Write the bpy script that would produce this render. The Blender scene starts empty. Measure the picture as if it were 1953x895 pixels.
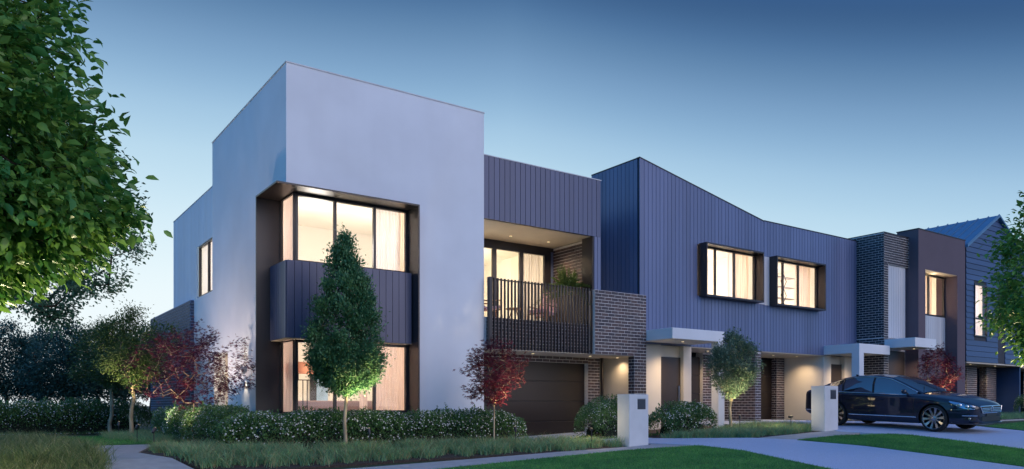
import bpy, bmesh, math, random
import numpy as np
from mathutils import Vector, Matrix

random.seed(7)
RNG = np.random.default_rng(7)
SC = bpy.context.scene
COL = SC.collection
PI = math.pi

# ------------------------------------------------------------------ camera, sky, sun, exposure
cam = bpy.data.cameras.new('camera')
CAM = bpy.data.objects.new('camera', cam)
COL.objects.link(CAM)
SC.camera = CAM
cam.sensor_fit = 'HORIZONTAL'
cam.sensor_width = 36
cam.lens = 36 * 1466 / 1953
cam.shift_y = (775 - 447.5) / 1953
cam.clip_end = 4000
CAM.location = (0, 0, 0.89)
CAM.rotation_euler = (math.radians(90), 0, math.radians(55 - 90))

W = bpy.data.worlds.new('World')
SC.world = W
W.use_nodes = True
nt = W.node_tree
bg = nt.nodes['Background']
tc = nt.nodes.new('ShaderNodeTexCoord')
# dusk sky: brightest along the horizon, deepening sooner away from the side where the sun went down
lat = nt.nodes.new('ShaderNodeVectorMath'); lat.operation = 'DOT_PRODUCT'
lat.inputs[1].default_value = (0.20 * 0.8192, -0.20 * 0.5736, 0)
nt.links.new(tc.outputs['Generated'], lat.inputs[0])
latm = nt.nodes.new('ShaderNodeMath'); latm.operation = 'MAXIMUM'; latm.inputs[1].default_value = 0
nt.links.new(lat.outputs['Value'], latm.inputs[0])
sepz = nt.nodes.new('ShaderNodeSeparateXYZ'); nt.links.new(tc.outputs['Generated'], sepz.inputs[0])
dotn = nt.nodes.new('ShaderNodeMath'); dotn.operation = 'ADD'
nt.links.new(latm.outputs[0], dotn.inputs[0]); nt.links.new(sepz.outputs['Z'], dotn.inputs[1])
def sky_ramp(stops):
    r = nt.nodes.new('ShaderNodeValToRGB')
    nt.links.new(dotn.outputs[0], r.inputs[0])
    cr = r.color_ramp; cr.interpolation = 'B_SPLINE'
    cr.elements[0].position = stops[0][0]; cr.elements[0].color = (*stops[0][1], 1)
    cr.elements[1].position = stops[-1][0]; cr.elements[1].color = (*stops[-1][1], 1)
    for p, c in stops[1:-1]:
        e = cr.elements.new(p); e.color = (*c, 1)
    return r
glow = sky_ramp([(0.0, (.90, .97, 1.0)), (.13, (.88, .98, 1.0)), (.22, (.66, .85, .95)), (.295, (.475, .69, .85)),
                 (.34, (.365, .57, .77)), (.375, (.26, .445, .66)), (.41, (.185, .335, .545)), (.44, (.125, .25, .435)), (.47, (.072, .17, .345)), (.505, (.034, .09, .21)),
                 (.60, (.045, .14, .37)), (1.0, (.07, .22, .60))])
dusk = sky_ramp([(0.0, (.15, .58, 1.30)), (.15, (.13, .53, 1.25)), (.35, (.09, .41, 1.05)), (.60, (.075, .29, .78)), (1.0, (.07, .22, .60))])
az = nt.nodes.new('ShaderNodeVectorMath'); az.operation = 'DOT_PRODUCT'
az.inputs[1].default_value = (.5736, .8192, 0)          # the side of the sky that still glows
nt.links.new(tc.outputs['Generated'], az.inputs[0])
azr = nt.nodes.new('ShaderNodeMapRange'); azr.interpolation_type = 'SMOOTHSTEP'
azr.inputs[1].default_value = -.15; azr.inputs[2].default_value = .60
nt.links.new(az.outputs['Value'], azr.inputs[0])
mixs = nt.nodes.new('ShaderNodeMix'); mixs.data_type = 'RGBA'
nt.links.new(azr.outputs[0], mixs.inputs[0]); nt.links.new(dusk.outputs[0], mixs.inputs[6]); nt.links.new(glow.outputs[0], mixs.inputs[7])
nt.links.new(mixs.outputs[2], bg.inputs[0])
bg.inputs[1].default_value = 1.0

sl = bpy.data.lights.new('afterglow', 'SUN')
sl.energy = 1.38
sl.angle = math.radians(50)
sl.color = (1.0, 0.80, 0.70)
SUN = bpy.data.objects.new('afterglow', sl)
COL.objects.link(SUN)
SUN.rotation_euler = Vector((-0.28, 1.0, -0.36)).to_track_quat('-Z', 'Y').to_euler()

SC.view_settings.view_transform = 'Standard'
SC.view_settings.look = 'None'
SC.view_settings.exposure = 0.0
SC.view_settings.gamma = 1.0
SC.cycles.use_denoising = True
SC.cycles.max_bounces = 8
SC.cycles.transparent_max_bounces = 12
SC.cycles.caustics_reflective = False
SC.cycles.caustics_refractive = False
SC.cycles.sample_clamp_indirect = 4.0

# ------------------------------------------------------------------ helpers
def link(o, parent=None):
    COL.objects.link(o)
    if parent is not None:
        o.parent = parent
        if parent.type == 'EMPTY':
            o.matrix_parent_inverse = PINV[parent.name]
    return o

PINV = {}

def thing(name, label, cat, loc=(0, 0, 0), group=None):
    o = bpy.data.objects.new(name, None)
    COL.objects.link(o)
    o.empty_display_size = 0.2
    o.location = loc
    PINV[o.name] = Matrix.Translation(-Vector(loc))
    return tag(o, label, cat, group)

def tag(o, label=None, cat=None, group=None, kind=None):
    if label: o['label'] = label
    if cat: o['category'] = cat
    if group: o['group'] = group
    if kind: o['kind'] = kind
    return o

class MB:
    def __init__(s):
        s.v = []; s.f = []
    def box(s, x0, x1, y0, y1, z0, z1):
        b = len(s.v)
        s.v += [(x0, y0, z0), (x1, y0, z0), (x1, y1, z0), (x0, y1, z0), (x0, y0, z1), (x1, y0, z1), (x1, y1, z1), (x0, y1, z1)]
        s.f += [tuple(b + i for i in q) for q in ((3, 2, 1, 0), (4, 5, 6, 7), (0, 1, 5, 4), (1, 2, 6, 5), (2, 3, 7, 6), (3, 0, 4, 7))]
        return s
    def prism(s, poly, z0, z1):
        b = len(s.v); n = len(poly)
        s.v += [(x, y, z0) for x, y in poly] + [(x, y, z1) for x, y in poly]
        s.f += [tuple(b + i for i in range(n - 1, -1, -1)), tuple(b + n + i for i in range(n))]
        s.f += [(b + i, b + (i + 1) % n, b + n + (i + 1) % n, b + n + i) for i in range(n)]
        return s
    def prism_y(s, poly, y0, y1):          # polygon in x,z extruded along y
        b = len(s.v); n = len(poly)
        s.v += [(x, y0, z) for x, z in poly] + [(x, y1, z) for x, z in poly]
        s.f += [tuple(b + i for i in range(n)), tuple(b + n + i for i in range(n - 1, -1, -1))]
        s.f += [(b + (i + 1) % n, b + i, b + n + i, b + n + (i + 1) % n) for i in range(n)]
        return s
    def beam(s, p0, p1, w, h, up=(0, 0, 1)):
        p0, p1 = Vector(p0), Vector(p1)
        d = (p1 - p0).normalized(); upv = Vector(up)
        if abs(d.dot(upv)) > .97: upv = Vector((0, 1, 0))
        a = d.cross(upv).normalized() * (w / 2); c = a.cross(d).normalized() * (h / 2)
        b = len(s.v)
        for p in (p0, p1):
            s.v += [tuple(p - a - c), tuple(p + a - c), tuple(p + a + c), tuple(p - a + c)]
        s.f += [tuple(b + i for i in q) for q in ((0, 1, 2, 3), (7, 6, 5, 4), (0, 4, 5, 1), (1, 5, 6, 2), (2, 6, 7, 3), (3, 7, 4, 0))]
        return s
    def tube(s, pts, rad, n=8, cap=True):
        pts = [Vector(p) for p in pts]
        if not hasattr(rad, '__len__'): rad = [rad] * len(pts)
        b = len(s.v); prev = None
        for i, p in enumerate(pts):
            d = (pts[min(i + 1, len(pts) - 1)] - pts[max(i - 1, 0)]).normalized()
            if prev is None:
                a = d.orthogonal().normalized()
            else:
                a = (prev - d * prev.dot(d))
                a = a.normalized() if a.length > 1e-6 else d.orthogonal().normalized()
            prev = a; c = d.cross(a)
            for k in range(n):
                t = 2 * PI * k / n
                s.v.append(tuple(p + (a * math.cos(t) + c * math.sin(t)) * rad[i]))
        for i in range(len(pts) - 1):
            for k in range(n):
                q = b + i * n
                s.f.append((q + k, q + (k + 1) % n, q + n + (k + 1) % n, q + n + k))
        if cap:
            s.f.append(tuple(b + k for k in range(n - 1, -1, -1)))
            s.f.append(tuple(b + (len(pts) - 1) * n + k for k in range(n)))
        return s
    def lathe(s, prof, n=24, org=(0, 0, 0), axis='z'):
        b = len(s.v)
        for r, h in prof:
            for k in range(n):
                t = 2 * PI * k / n
                x, y = r * math.cos(t), r * math.sin(t)
                p = (x, y, h) if axis == 'z' else (x, h, y)
                s.v.append((org[0] + p[0], org[1] + p[1], org[2] + p[2]))
        for i in range(len(prof) - 1):
            for k in range(n):
                q = b + i * n
                s.f.append((q + k, q + (k + 1) % n, q + n + (k + 1) % n, q + n + k))
        return s
    def grid(s, P):
        b = len(s.v); n, m = len(P), len(P[0])
        for r in P: s.v += [tuple(p) for p in r]
        for i in range(n - 1):
            for j in range(m - 1):
                q = b + i * m + j
                s.f.append((q, q + 1, q + m + 1, q + m))
        return s
    def mesh(s, name, mat=None, smooth=False, bevel=0, seg=1):
        me = bpy.data.meshes.new(name)
        me.from_pydata(s.v, [], s.f)
        if bevel:
            bm = bmesh.new(); bm.from_mesh(me)
            bmesh.ops.bevel(bm, geom=list(bm.edges), offset=bevel, segments=seg, affect='EDGES', profile=.5)
            bm.to_mesh(me); bm.free()
        if mat: me.materials.append(M[mat] if isinstance(mat, str) else mat)
        if smooth:
            me.shade_smooth()
            if smooth != 'all': me.set_sharp_from_angle(angle=math.radians(35))
        return me
    def build(s, name, mat, parent=None, smooth=False, bevel=0, seg=1):
        return link(bpy.data.objects.new(name, s.mesh(name, mat, smooth, bevel, seg)), parent)

def B(name, mat, parent, *boxes, bevel=0):
    m = MB()
    for b in boxes: m.box(*b)
    return m.build(name, mat, parent, bevel=bevel)

def np_mesh(name, verts, faces, mat, parent=None, smooth=False):
    """verts (n,3), faces (m,k) uniform polygon size"""
    me = bpy.data.meshes.new(name)
    m, k = faces.shape
    me.vertices.add(len(verts)); me.vertices.foreach_set('co', np.ascontiguousarray(verts, dtype=np.float32).ravel())
    me.loops.add(m * k); me.loops.foreach_set('vertex_index', np.ascontiguousarray(faces, dtype=np.int32).ravel())
    me.polygons.add(m); me.polygons.foreach_set('loop_start', np.arange(0, m * k, k, dtype=np.int32))
    me.update(calc_edges=True)
    me.validate()
    me.materials.append(M[mat])
    if smooth: me.shade_smooth()
    return link(bpy.data.objects.new(name, me), parent)

def lamp(name, kind, loc, energy, color=(1, .72, .42), parent=None, aim=None, **kw):
    l = bpy.data.lights.new(name, kind)
    l.energy = energy; l.color = color
    for k, v in kw.items(): setattr(l, k, v)
    o = link(bpy.data.objects.new(name, l), parent)
    o.location = loc
    if aim is not None:
        o.rotation_euler = (Vector(aim) - Vector(loc)).to_track_quat('-Z', 'Y').to_euler()
    return o

# ------------------------------------------------------------------ materials
M = {}

def mat_new(name):
    m = bpy.data.materials.new(name); m.use_nodes = True
    M[name] = m
    t = m.node_tree
    return m, t, t.nodes['Principled BSDF']

def nodes_noise(t, scale, detail=4, coord='Object', stretch=None):
    co = t.nodes.new('ShaderNodeTexCoord')
    n = t.nodes.new('ShaderNodeTexNoise')
    n.inputs['Scale'].default_value = scale; n.inputs['Detail'].default_value = detail
    if stretch:
        mp = t.nodes.new('ShaderNodeMapping'); mp.inputs['Scale'].default_value = stretch
        t.links.new(co.outputs[coord], mp.inputs[0]); t.links.new(mp.outputs[0], n.inputs['Vector'])
    else:
        t.links.new(co.outputs[coord], n.inputs['Vector'])
    return n

def paint(name, col, rough=.6, metal=0.0, vary=.12, scale=3.0, bump=0.0, bscale=60.0, spec=.5, stretch=None, objvar=0.0, detail=5):
    m, t, p = mat_new(name)
    n = nodes_noise(t, scale, detail, stretch=stretch)
    mr = t.nodes.new('ShaderNodeMapRange')
    mr.inputs[1].default_value = .3; mr.inputs[2].default_value = .7
    mr.inputs[3].default_value = 1 - vary; mr.inputs[4].default_value = 1 + vary
    t.links.new(n.outputs['Fac'], mr.inputs[0])
    src = mr.outputs[0]
    if objvar:
        oi = t.nodes.new('ShaderNodeObjectInfo'); m2 = t.nodes.new('ShaderNodeMapRange')
        m2.inputs[3].default_value = 1 - objvar; m2.inputs[4].default_value = 1 + objvar
        t.links.new(oi.outputs['Random'], m2.inputs[0])
        mu = t.nodes.new('ShaderNodeMath'); mu.operation = 'MULTIPLY'
        t.links.new(src, mu.inputs[0]); t.links.new(m2.outputs[0], mu.inputs[1]); src = mu.outputs[0]
    mx = t.nodes.new('ShaderNodeVectorMath'); mx.operation = 'SCALE'
    mx.inputs[0].default_value = col
    t.links.new(src, mx.inputs['Scale'])
    t.links.new(mx.outputs[0], p.inputs['Base Color'])
    p.inputs['Roughness'].default_value = rough
    p.inputs['Metallic'].default_value = metal
    p.inputs['Specular IOR Level'].default_value = spec
    if bump:
        bn = nodes_noise(t, bscale, 3)
        bp = t.nodes.new('ShaderNodeBump'); bp.inputs['Strength'].default_value = bump; bp.inputs['Distance'].default_value = .01
        t.links.new(bn.outputs['Fac'], bp.inputs['Height']); t.links.new(bp.outputs[0], p.inputs['Normal'])
    return m

def leafmat(name, c1, c2, rough=.45, trans=.3, spec=.4, patch=2.2):
    m, t, p = mat_new(name)
    ge = t.nodes.new('ShaderNodeNewGeometry')
    rp = t.nodes.new('ShaderNodeValToRGB')
    rp.color_ramp.elements[0].color = (*c1, 1); rp.color_ramp.elements[1].color = (*c2, 1)
    pn = nodes_noise(t, patch, 3)
    pm = t.nodes.new('ShaderNodeMapRange'); pm.inputs[1].default_value = .3; pm.inputs[2].default_value = .7; pm.inputs[3].default_value = -.35; pm.inputs[4].default_value = .35
    t.links.new(pn.outputs['Fac'], pm.inputs[0])
    pa = t.nodes.new('ShaderNodeMath'); pa.operation = 'ADD'; pa.use_clamp = True
    t.links.new(ge.outputs['Random Per Island'], pa.inputs[0]); t.links.new(pm.outputs[0], pa.inputs[1])
    t.links.new(pa.outputs[0], rp.inputs[0])
    t.links.new(rp.outputs[0], p.inputs['Base Color'])
    p.inputs['Roughness'].default_value = rough
    p.inputs['Specular IOR Level'].default_value = spec
    tr = t.nodes.new('ShaderNodeBsdfTranslucent')
    t.links.new(rp.outputs[0], tr.inputs[0])
    mx = t.nodes.new('ShaderNodeMixShader'); mx.inputs[0].default_value = trans
    t.links.new(p.outputs[0], mx.inputs[1]); t.links.new(tr.outputs[0], mx.inputs[2])
    t.links.new(mx.outputs[0], t.nodes['Material Output'].inputs[0])
    return m

def brickmat(name, c1, c2, c3):
    m, t, p = mat_new(name)
    oi = t.nodes.new('ShaderNodeObjectInfo'); ge = t.nodes.new('ShaderNodeNewGeometry')
    ad = t.nodes.new('ShaderNodeMath'); ad.operation = 'ADD'
    fr = t.nodes.new('ShaderNodeMath'); fr.operation = 'FRACT'
    t.links.new(oi.outputs['Random'], ad.inputs[0]); t.links.new(ge.outputs['Random Per Island'], ad.inputs[1])
    t.links.new(ad.outputs[0], fr.inputs[0])
    rp = t.nodes.new('ShaderNodeValToRGB')
    rp.color_ramp.elements[0].color = (*c1, 1); rp.color_ramp.elements[1].color = (*c3, 1)
    e = rp.color_ramp.elements.new(.55); e.color = (*c2, 1)
    t.links.new(fr.outputs[0], rp.inputs[0])
    n = nodes_noise(t, 25, 4)
    mr = t.nodes.new('ShaderNodeMapRange'); mr.inputs[3].default_value = .7; mr.inputs[4].default_value = 1.3
    t.links.new(n.outputs['Fac'], mr.inputs[0])
    sc = t.nodes.new('ShaderNodeVectorMath'); sc.operation = 'SCALE'
    t.links.new(rp.outputs[0], sc.inputs[0]); t.links.new(mr.outputs[0], sc.inputs['Scale'])
    t.links.new(sc.outputs[0], p.inputs['Base Color'])
    p.inputs['Roughness'].default_value = .55
    return m

def emit(name, col, strength):
    m, t, p = mat_new(name)
    p.inputs['Base Color'].default_value = (*col, 1)
    p.inputs['Emission Color'].default_value = (*col, 1)
    p.inputs['Emission Strength'].default_value = strength
    return m

def glassmat(name, tint=(1, 1, 1), refl=1.0, rough=0.0):
    m, t, p = mat_new(name)
    t.nodes.remove(p)
    tr = t.nodes.new('ShaderNodeBsdfTransparent'); tr.inputs[0].default_value = (*tint, 1)
    gl = t.nodes.new('ShaderNodeBsdfGlossy'); gl.inputs['Roughness'].default_value = rough
    fr = t.nodes.new('ShaderNodeFresnel')
    ge = t.nodes.new('ShaderNodeNewGeometry'); io = t.nodes.new('ShaderNodeMapRange')
    io.inputs[3].default_value = 1.45; io.inputs[4].default_value = 1 / 1.45     # the same air-to-glass step on both faces of the thin pane
    t.links.new(ge.outputs['Backfacing'], io.inputs[0]); t.links.new(io.outputs[0], fr.inputs[0])
    mu = t.nodes.new('ShaderNodeMath'); mu.operation = 'MULTIPLY'; mu.inputs[1].default_value = refl * .55
    t.links.new(fr.outputs[0], mu.inputs[0])
    mx = t.nodes.new('ShaderNodeMixShader')
    t.links.new(mu.outputs[0], mx.inputs[0]); t.links.new(tr.outputs[0], mx.inputs[1]); t.links.new(gl.outputs[0], mx.inputs[2])
    t.links.new(mx.outputs[0], t.nodes['Material Output'].inputs[0])
    return m

def clothmat(name, col, trans=.5):
    m, t, p = mat_new(name)
    p.inputs['Base Color'].default_value = (*col, 1); p.inputs['Roughness'].default_value = .9
    tr = t.nodes.new('ShaderNodeBsdfTranslucent'); tr.inputs[0].default_value = (*col, 1)
    mx = t.nodes.new('ShaderNodeMixShader'); mx.inputs[0].default_value = trans
    t.links.new(p.outputs[0], mx.inputs[1]); t.links.new(tr.outputs[0], mx.inputs[2])
    t.links.new(mx.outputs[0], t.nodes['Material Output'].inputs[0])
    return m

paint('render_white', (.74, .77, .82), .75, vary=.05, scale=.9, bump=.12, bscale=180, spec=.3)
def streaks(name, amount=.05):
    t = M[name].node_tree; p = t.nodes['Principled BSDF']; src = p.inputs['Base Color'].links[0].from_socket
    n = nodes_noise(t, 1.0, 6, stretch=(3.5, 3.5, .22))
    mr = t.nodes.new('ShaderNodeMapRange'); mr.inputs[1].default_value = .35; mr.inputs[2].default_value = .75; mr.inputs[3].default_value = 1.0; mr.inputs[4].default_value = 1 - amount * 2
    t.links.new(n.outputs['Fac'], mr.inputs[0])
    sc = t.nodes.new('ShaderNodeVectorMath'); sc.operation = 'SCALE'
    t.links.new(src, sc.inputs[0]); t.links.new(mr.outputs[0], sc.inputs['Scale']); t.links.new(sc.outputs[0], p.inputs['Base Color'])
streaks('render_white', .011)
paint('render_cream', (.72, .67, .60), .75, vary=.05, scale=1.2, bump=.1, bscale=160, spec=.3)
paint('render_brown', (.12, .092, .115), .7, vary=.07, scale=1.0, bump=.1, bscale=160, spec=.3)
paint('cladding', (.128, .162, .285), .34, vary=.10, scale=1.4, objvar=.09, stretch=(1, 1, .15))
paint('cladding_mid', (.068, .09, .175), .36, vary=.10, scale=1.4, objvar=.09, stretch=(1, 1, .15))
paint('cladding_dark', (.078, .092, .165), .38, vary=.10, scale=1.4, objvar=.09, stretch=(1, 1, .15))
paint('cladding_pale', (.58, .60, .64), .45, vary=.06, scale=1.4, objvar=.05, stretch=(1, 1, .15))
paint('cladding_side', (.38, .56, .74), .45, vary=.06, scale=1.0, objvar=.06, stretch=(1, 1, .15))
paint('weatherboard', (.036, .078, .18), .45, vary=.12, scale=1.2, objvar=.12, stretch=(.2, 1, 1))
paint('joint_dark', (.03, .034, .05), .7)
paint('bronze', (.026, .023, .026), .38, vary=.08, scale=2)
paint('frame_dark', (.022, .021, .026), .38, vary=.08)
paint('metal_cap', (.55, .57, .62), .45)
paint('roof_blue', (.085, .20, .33), .4, vary=.08, objvar=.06)
paint('soffit', (.62, .56, .47), .7, vary=.04)
paint('mortar_skylit', (.36, .47, .66), .8, vary=.12, scale=20)  # side wall mortar with blue sky light put into its colour
paint('mortar', (.68, .66, .66), .85, vary=.12, scale=20, bump=.2)
brickmat('brick', (.042, .038, .052), (.066, .050, .056), (.098, .062, .062))
brickmat('brick_skylit', (.020, .042, .090), (.030, .056, .115), (.042, .068, .135))  # side wall brick, the sky's blue reflection put into its colour
brickmat('brick_black', (.014, .015, .022), (.024, .024, .034), (.036, .034, .044))
paint('garage_door', (.015, .010, .009), .40, vary=.1, scale=1.5)
paint('door_dark', (.04, .031, .028), .4, vary=.08)
paint('cream_wall', (.86, .81, .72), .85, vary=.02)
paint('timber', (.24, .12, .065), .5, vary=.25, scale=6, stretch=(1, 1, .1))
paint('sofa', (.55, .38, .34), .9, vary=.06, bump=.1)
paint('mauve', (.55, .36, .44), .85, vary=.08)
paint('lamp_stand', (.05, .04, .035), .4)
paint('picture_grey', (.45, .40, .38), .8, vary=.35, scale=5)
paint('sky_picture', (.30, .45, .62), .6, vary=.25, scale=3)
paint('concrete', (.36, .36, .37), .82, vary=.12, scale=5, bump=.25, bscale=120)
paint('aggregate', (.46, .52, .66), .75, vary=.22, scale=70, bump=.35, bscale=150, detail=2)
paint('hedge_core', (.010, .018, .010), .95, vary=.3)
paint('mulch', (.050, .036, .028), .95, vary=.6, scale=35, bump=.9, bscale=60)
paint('soil_grass', (.030, .050, .018), .95, vary=.3, scale=8, bump=.5, bscale=70)
paint('lawn', (.032, .15, .03), .95, vary=.35, scale=6, bump=.6, bscale=120)
paint('bark_pale', (.42, .33, .22), .85, vary=.35, scale=14, bump=.5, bscale=50, stretch=(1, 1, .25))
paint('bark_dark', (.06, .045, .036), .9, vary=.4, scale=12, bump=.6, bscale=45, stretch=(1, 1, .25))
paint('mailbox_white', (.66, .66, .67), .7, vary=.05, scale=4, bump=.15, bscale=150)
paint('slot_dark', (.055, .06, .075), .35, metal=.2)
paint('planter', (.10, .065, .045), .7, vary=.25, scale=12)
paint('steel', (.5, .5, .52), .3, metal=1.0)
leafmat('leaf_big', (0.061, 0.211, 0.049), (0.211, 0.386, 0.070), .36, .34)
leafmat('leaf_blue', (0.045, 0.143, 0.098), (0.098, 0.210, 0.120), .5, .25)
leafmat('leaf_far', (0.019, 0.076, 0.071), (0.049, 0.125, 0.103), .6, .2)
leafmat('leaf_street', (0.049, 0.105, 0.035), (0.119, 0.182, 0.056), .5, .25)
leafmat('leaf_column', (0.043, 0.155, 0.077), (0.126, 0.271, 0.106), .42, .22)
leafmat('leaf_ball', (0.083, 0.159, 0.100), (0.200, 0.283, 0.184), .45, .22)
leafmat('leaf_maple', (0.064, 0.010, 0.025), (0.204, 0.024, 0.043), .5, .35)
leafmat('leaf_maple_purple', (.045, .014, .040), (.16, .026, .055), .5, .35)
leafmat('leaf_hedge', (0.037, 0.114, 0.046), (0.136, 0.259, 0.073), .42, .2)
leafmat('leaf_palm', (0.070, 0.140, 0.042), (0.140, 0.224, 0.063), .4, .3)
leafmat('blossom', (.62, .62, .58), (.80, .80, .76), .7, .25)
leafmat('blade_tuft', (0.125, 0.305, 0.170), (0.340, 0.538, 0.233), .55, .3)
leafmat('blade_straw_lit', (.30, .27, .12), (.58, .50, .26), .6, .3)  # dry straw, brightened so the colour also carries warm light on the tips
leafmat('blade_meadow', (.07, .15, .06), (.28, .32, .10), .55, .3)
leafmat('blade_lawn', (.030, .19, .040), (.19, .50, .11), .55, .3, patch=1.2)
glassmat('glass', (.97, .98, .98), .9)
clothmat('curtain_rose', (.95, .76, .69), .75)
clothmat('curtain_sheer', (.88, .83, .82), .7)
clothmat('curtain_tan', (.92, .76, .64), .7)
clothmat('lampshade', (.62, .36, .30), .5)
emit('lamp_glow', (1.0, .80, .50), .6)
emit('downlight_glow', (1.0, .78, .48), .9)

# ------------------------------------------------------------------ terrain
def g(x, y):
    x = np.asarray(x, dtype=float); y = np.asarray(y, dtype=float)
    s = .045 * (np.clip(x, 4, 20) - 11.6) + .01 * np.clip(x - 20, 0, 60)
    w = np.where(x < 11.6, np.clip((14 - y) / 2, 0, 1), 1.0)
    return s * w - .05 * np.clip(11.4 - y, 0, 7)

def gz(x, y): return float(g(x, y))

def nonuni(lo, a, b, hi, step):
    inner = np.arange(a, b + 1e-6, step)
    out1 = [a - 4 * 1.7 ** i for i in range(14)]; out2 = [b + 4 * 1.7 ** i for i in range(14)]
    return np.array(sorted([v for v in out1 if v > lo] + [lo]) + list(inner) + [v for v in out2 if v < hi] + [hi])

gx = nonuni(-1800, -14, 46, 1800, .5); gy = nonuni(-1800, 2, 40, 1800, .5)
XX, YY = np.meshgrid(gx, gy)
ZZ = g(XX, YY) - .03
V = np.stack([XX.ravel(), YY.ravel(), ZZ.ravel()], 1)
nx, ny = len(gx), len(gy)
I = (np.arange(ny - 1)[:, None] * nx + np.arange(nx - 1)[None, :]).ravel()
gr = np_mesh('ground', V, np.stack([I, I + 1, I + nx + 1, I + nx], 1), 'soil_grass', smooth=True)
tag(gr, 'dark grassy ground running back under the trees', None, kind='structure')

def poly_sheet(name, pts, off, mat, step=.5, label=None, skirt=.06):
    bm = bmesh.new()
    bm.faces.new([bm.verts.new((x, y, 0)) for x, y in pts])
    xs = [p[0] for p in pts]; ys = [p[1] for p in pts]
    for ax, lo, hi in ((0, min(xs), max(xs)), (1, min(ys), max(ys))):
        v = math.ceil(lo / step) * step
        cuts = list(np.arange(v, hi, step)) + ([11.6, 20.0] if ax == 0 else [11.4, 12.0, 14.0])
        for c in cuts:
            if lo < c < hi:
                co = [0, 0, 0]; no = [0, 0, 0]; co[ax] = c; no[ax] = 1
                bmesh.ops.bisect_plane(bm, geom=bm.verts[:] + bm.edges[:] + bm.faces[:], dist=1e-4, plane_co=co, plane_no=no)
    bmesh.ops.recalc_face_normals(bm, faces=bm.faces[:])
    for f in bm.faces:
        if f.normal.z < 0: f.normal_flip()
    for v in bm.verts: v.co.z = gz(v.co.x, v.co.y) + off
    if skirt:
        be = [e for e in bm.edges if len(e.link_faces) == 1]
        r = bmesh.ops.extrude_edge_only(bm, edges=be)
        for v in r['geom']:
            if isinstance(v, bmesh.types.BMVert): v.co.z -= skirt
    me = bpy.data.meshes.new(name); bm.to_mesh(me); bm.free()
    me.materials.append(M[mat])
    o = link(bpy.data.objects.new(name, me))
    tag(o, label, kind='structure')
    return o

poly_sheet('footpath', [(-14, 11.35), (12.6, 11.25), (15.2, 10.55), (18.3, 10.5), (18.6, 11.2), (40, 11.2), (40, 12.3), (18.2, 12.3), (12.5, 12.4), (-14, 13.0)], .008, 'concrete',
           label='grey concrete footpath along the garden beds')
poly_sheet('side_path', [(1.65, 12.6), (3.05, 12.6), (2.75, 14.0), (2.55, 16.0), (3.2, 18.4), (3.3, 19.3), (1.85, 19.3), (1.75, 15.5)], .014, 'concrete',
           label='concrete path running beside the corner house to the lawn')
poly_sheet('driveway', [(10.5, 17.25), (12.45, 12.35), (12.68, 11.1), (12.66, 9.95), (12.15, 8.6), (11.7, 7.4), (11.2, 3.5), (13.8, 3.5), (14.55, 5.6), (14.9, 7.15), (15.25, 8.9), (15.2, 10.5), (14.8, 11.3), (13.6, 13.4), (14.6, 17.25)], .020, 'aggregate',
           label='pale exposed aggregate driveway leading to the first garage')
d2 = poly_sheet('driveway', [(17.6, 11.0), (18.05, 9.4), (17.66, 8.15), (17.1, 6.6), (16.2, 3.5), (20.5, 3.5), (21.75, 8.5), (22.4, 9.9), (22.6, 11.2), (22.6, 18), (18.9, 18), (18.75, 12.2)], .020, 'aggregate',
           label='pale exposed aggregate driveway under the parked car')
LAWN1 = [(-14, 4), (11.25, 4), (11.75, 7.4), (12.15, 8.62), (12.64, 9.95), (12.62, 11.1), (11.74, 11.3), (10.75, 11.5), (8.57, 11.6), (6.8, 11.62), (-14, 11.7)]
LAWN2 = [(13.9, 4), (14.53, 5.67), (14.9, 7.16), (15.27, 8.95), (15.12, 10.45), (16.6, 10.4), (17.85, 9.85), (18.02, 9.4), (17.64, 8.16), (17.1, 6.7), (16.3, 4)]
LAWN3 = [(20.6, 4), (21.8, 8.5), (22.5, 9.75), (25.8, 10.2), (34, 10.9), (34, 4)]
LAWN4 = [(-8, 19.35), (4.3, 19.35), (4.3, 24.6), (-8, 24.6)]
poly_sheet('lawn', LAWN1, .030, 'lawn', label='mown lawn verge in front of the corner house')
poly_sheet('lawn', LAWN2, .030, 'lawn', label='mown lawn strip between the two driveways')
poly_sheet('lawn', LAWN3, .030, 'lawn', label='mown lawn verge beyond the parked car')
poly_sheet('lawn', LAWN4, .030, 'lawn', label='small lit lawn at the end of the side path')
poly_sheet('garden_bed', [(2.6, 16.0), (2.8, 14.0), (3.1, 12.9), (6.9, 12.85), (9.1, 12.55), (12.3, 12.2), (11.0, 15.85), (5.3, 15.85), (5.3, 24), (3.6, 24), (3.3, 18.4)], .012, 'mulch',
           label='mulched garden bed wrapping the corner house')
poly_sheet('garden_bed', [(13.4, 13.5), (14.8, 11.36), (17.5, 11.3), (18.7, 12.3), (18.8, 15.85), (13.2, 15.85)], .012, 'mulch', label='mulched garden bed between the two driveways')
poly_sheet('garden_bed', [(22.7, 11.25), (38, 11.25), (38, 14.4), (22.7, 14.4)], .012, 'mulch', label='mulched garden bed beyond the parked car')
poly_sheet('road', [(-300, -6), (300, -6), (300, 3.4), (-300, 3.4)], .01, 'concrete', step=50, label='street running past the houses')

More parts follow.
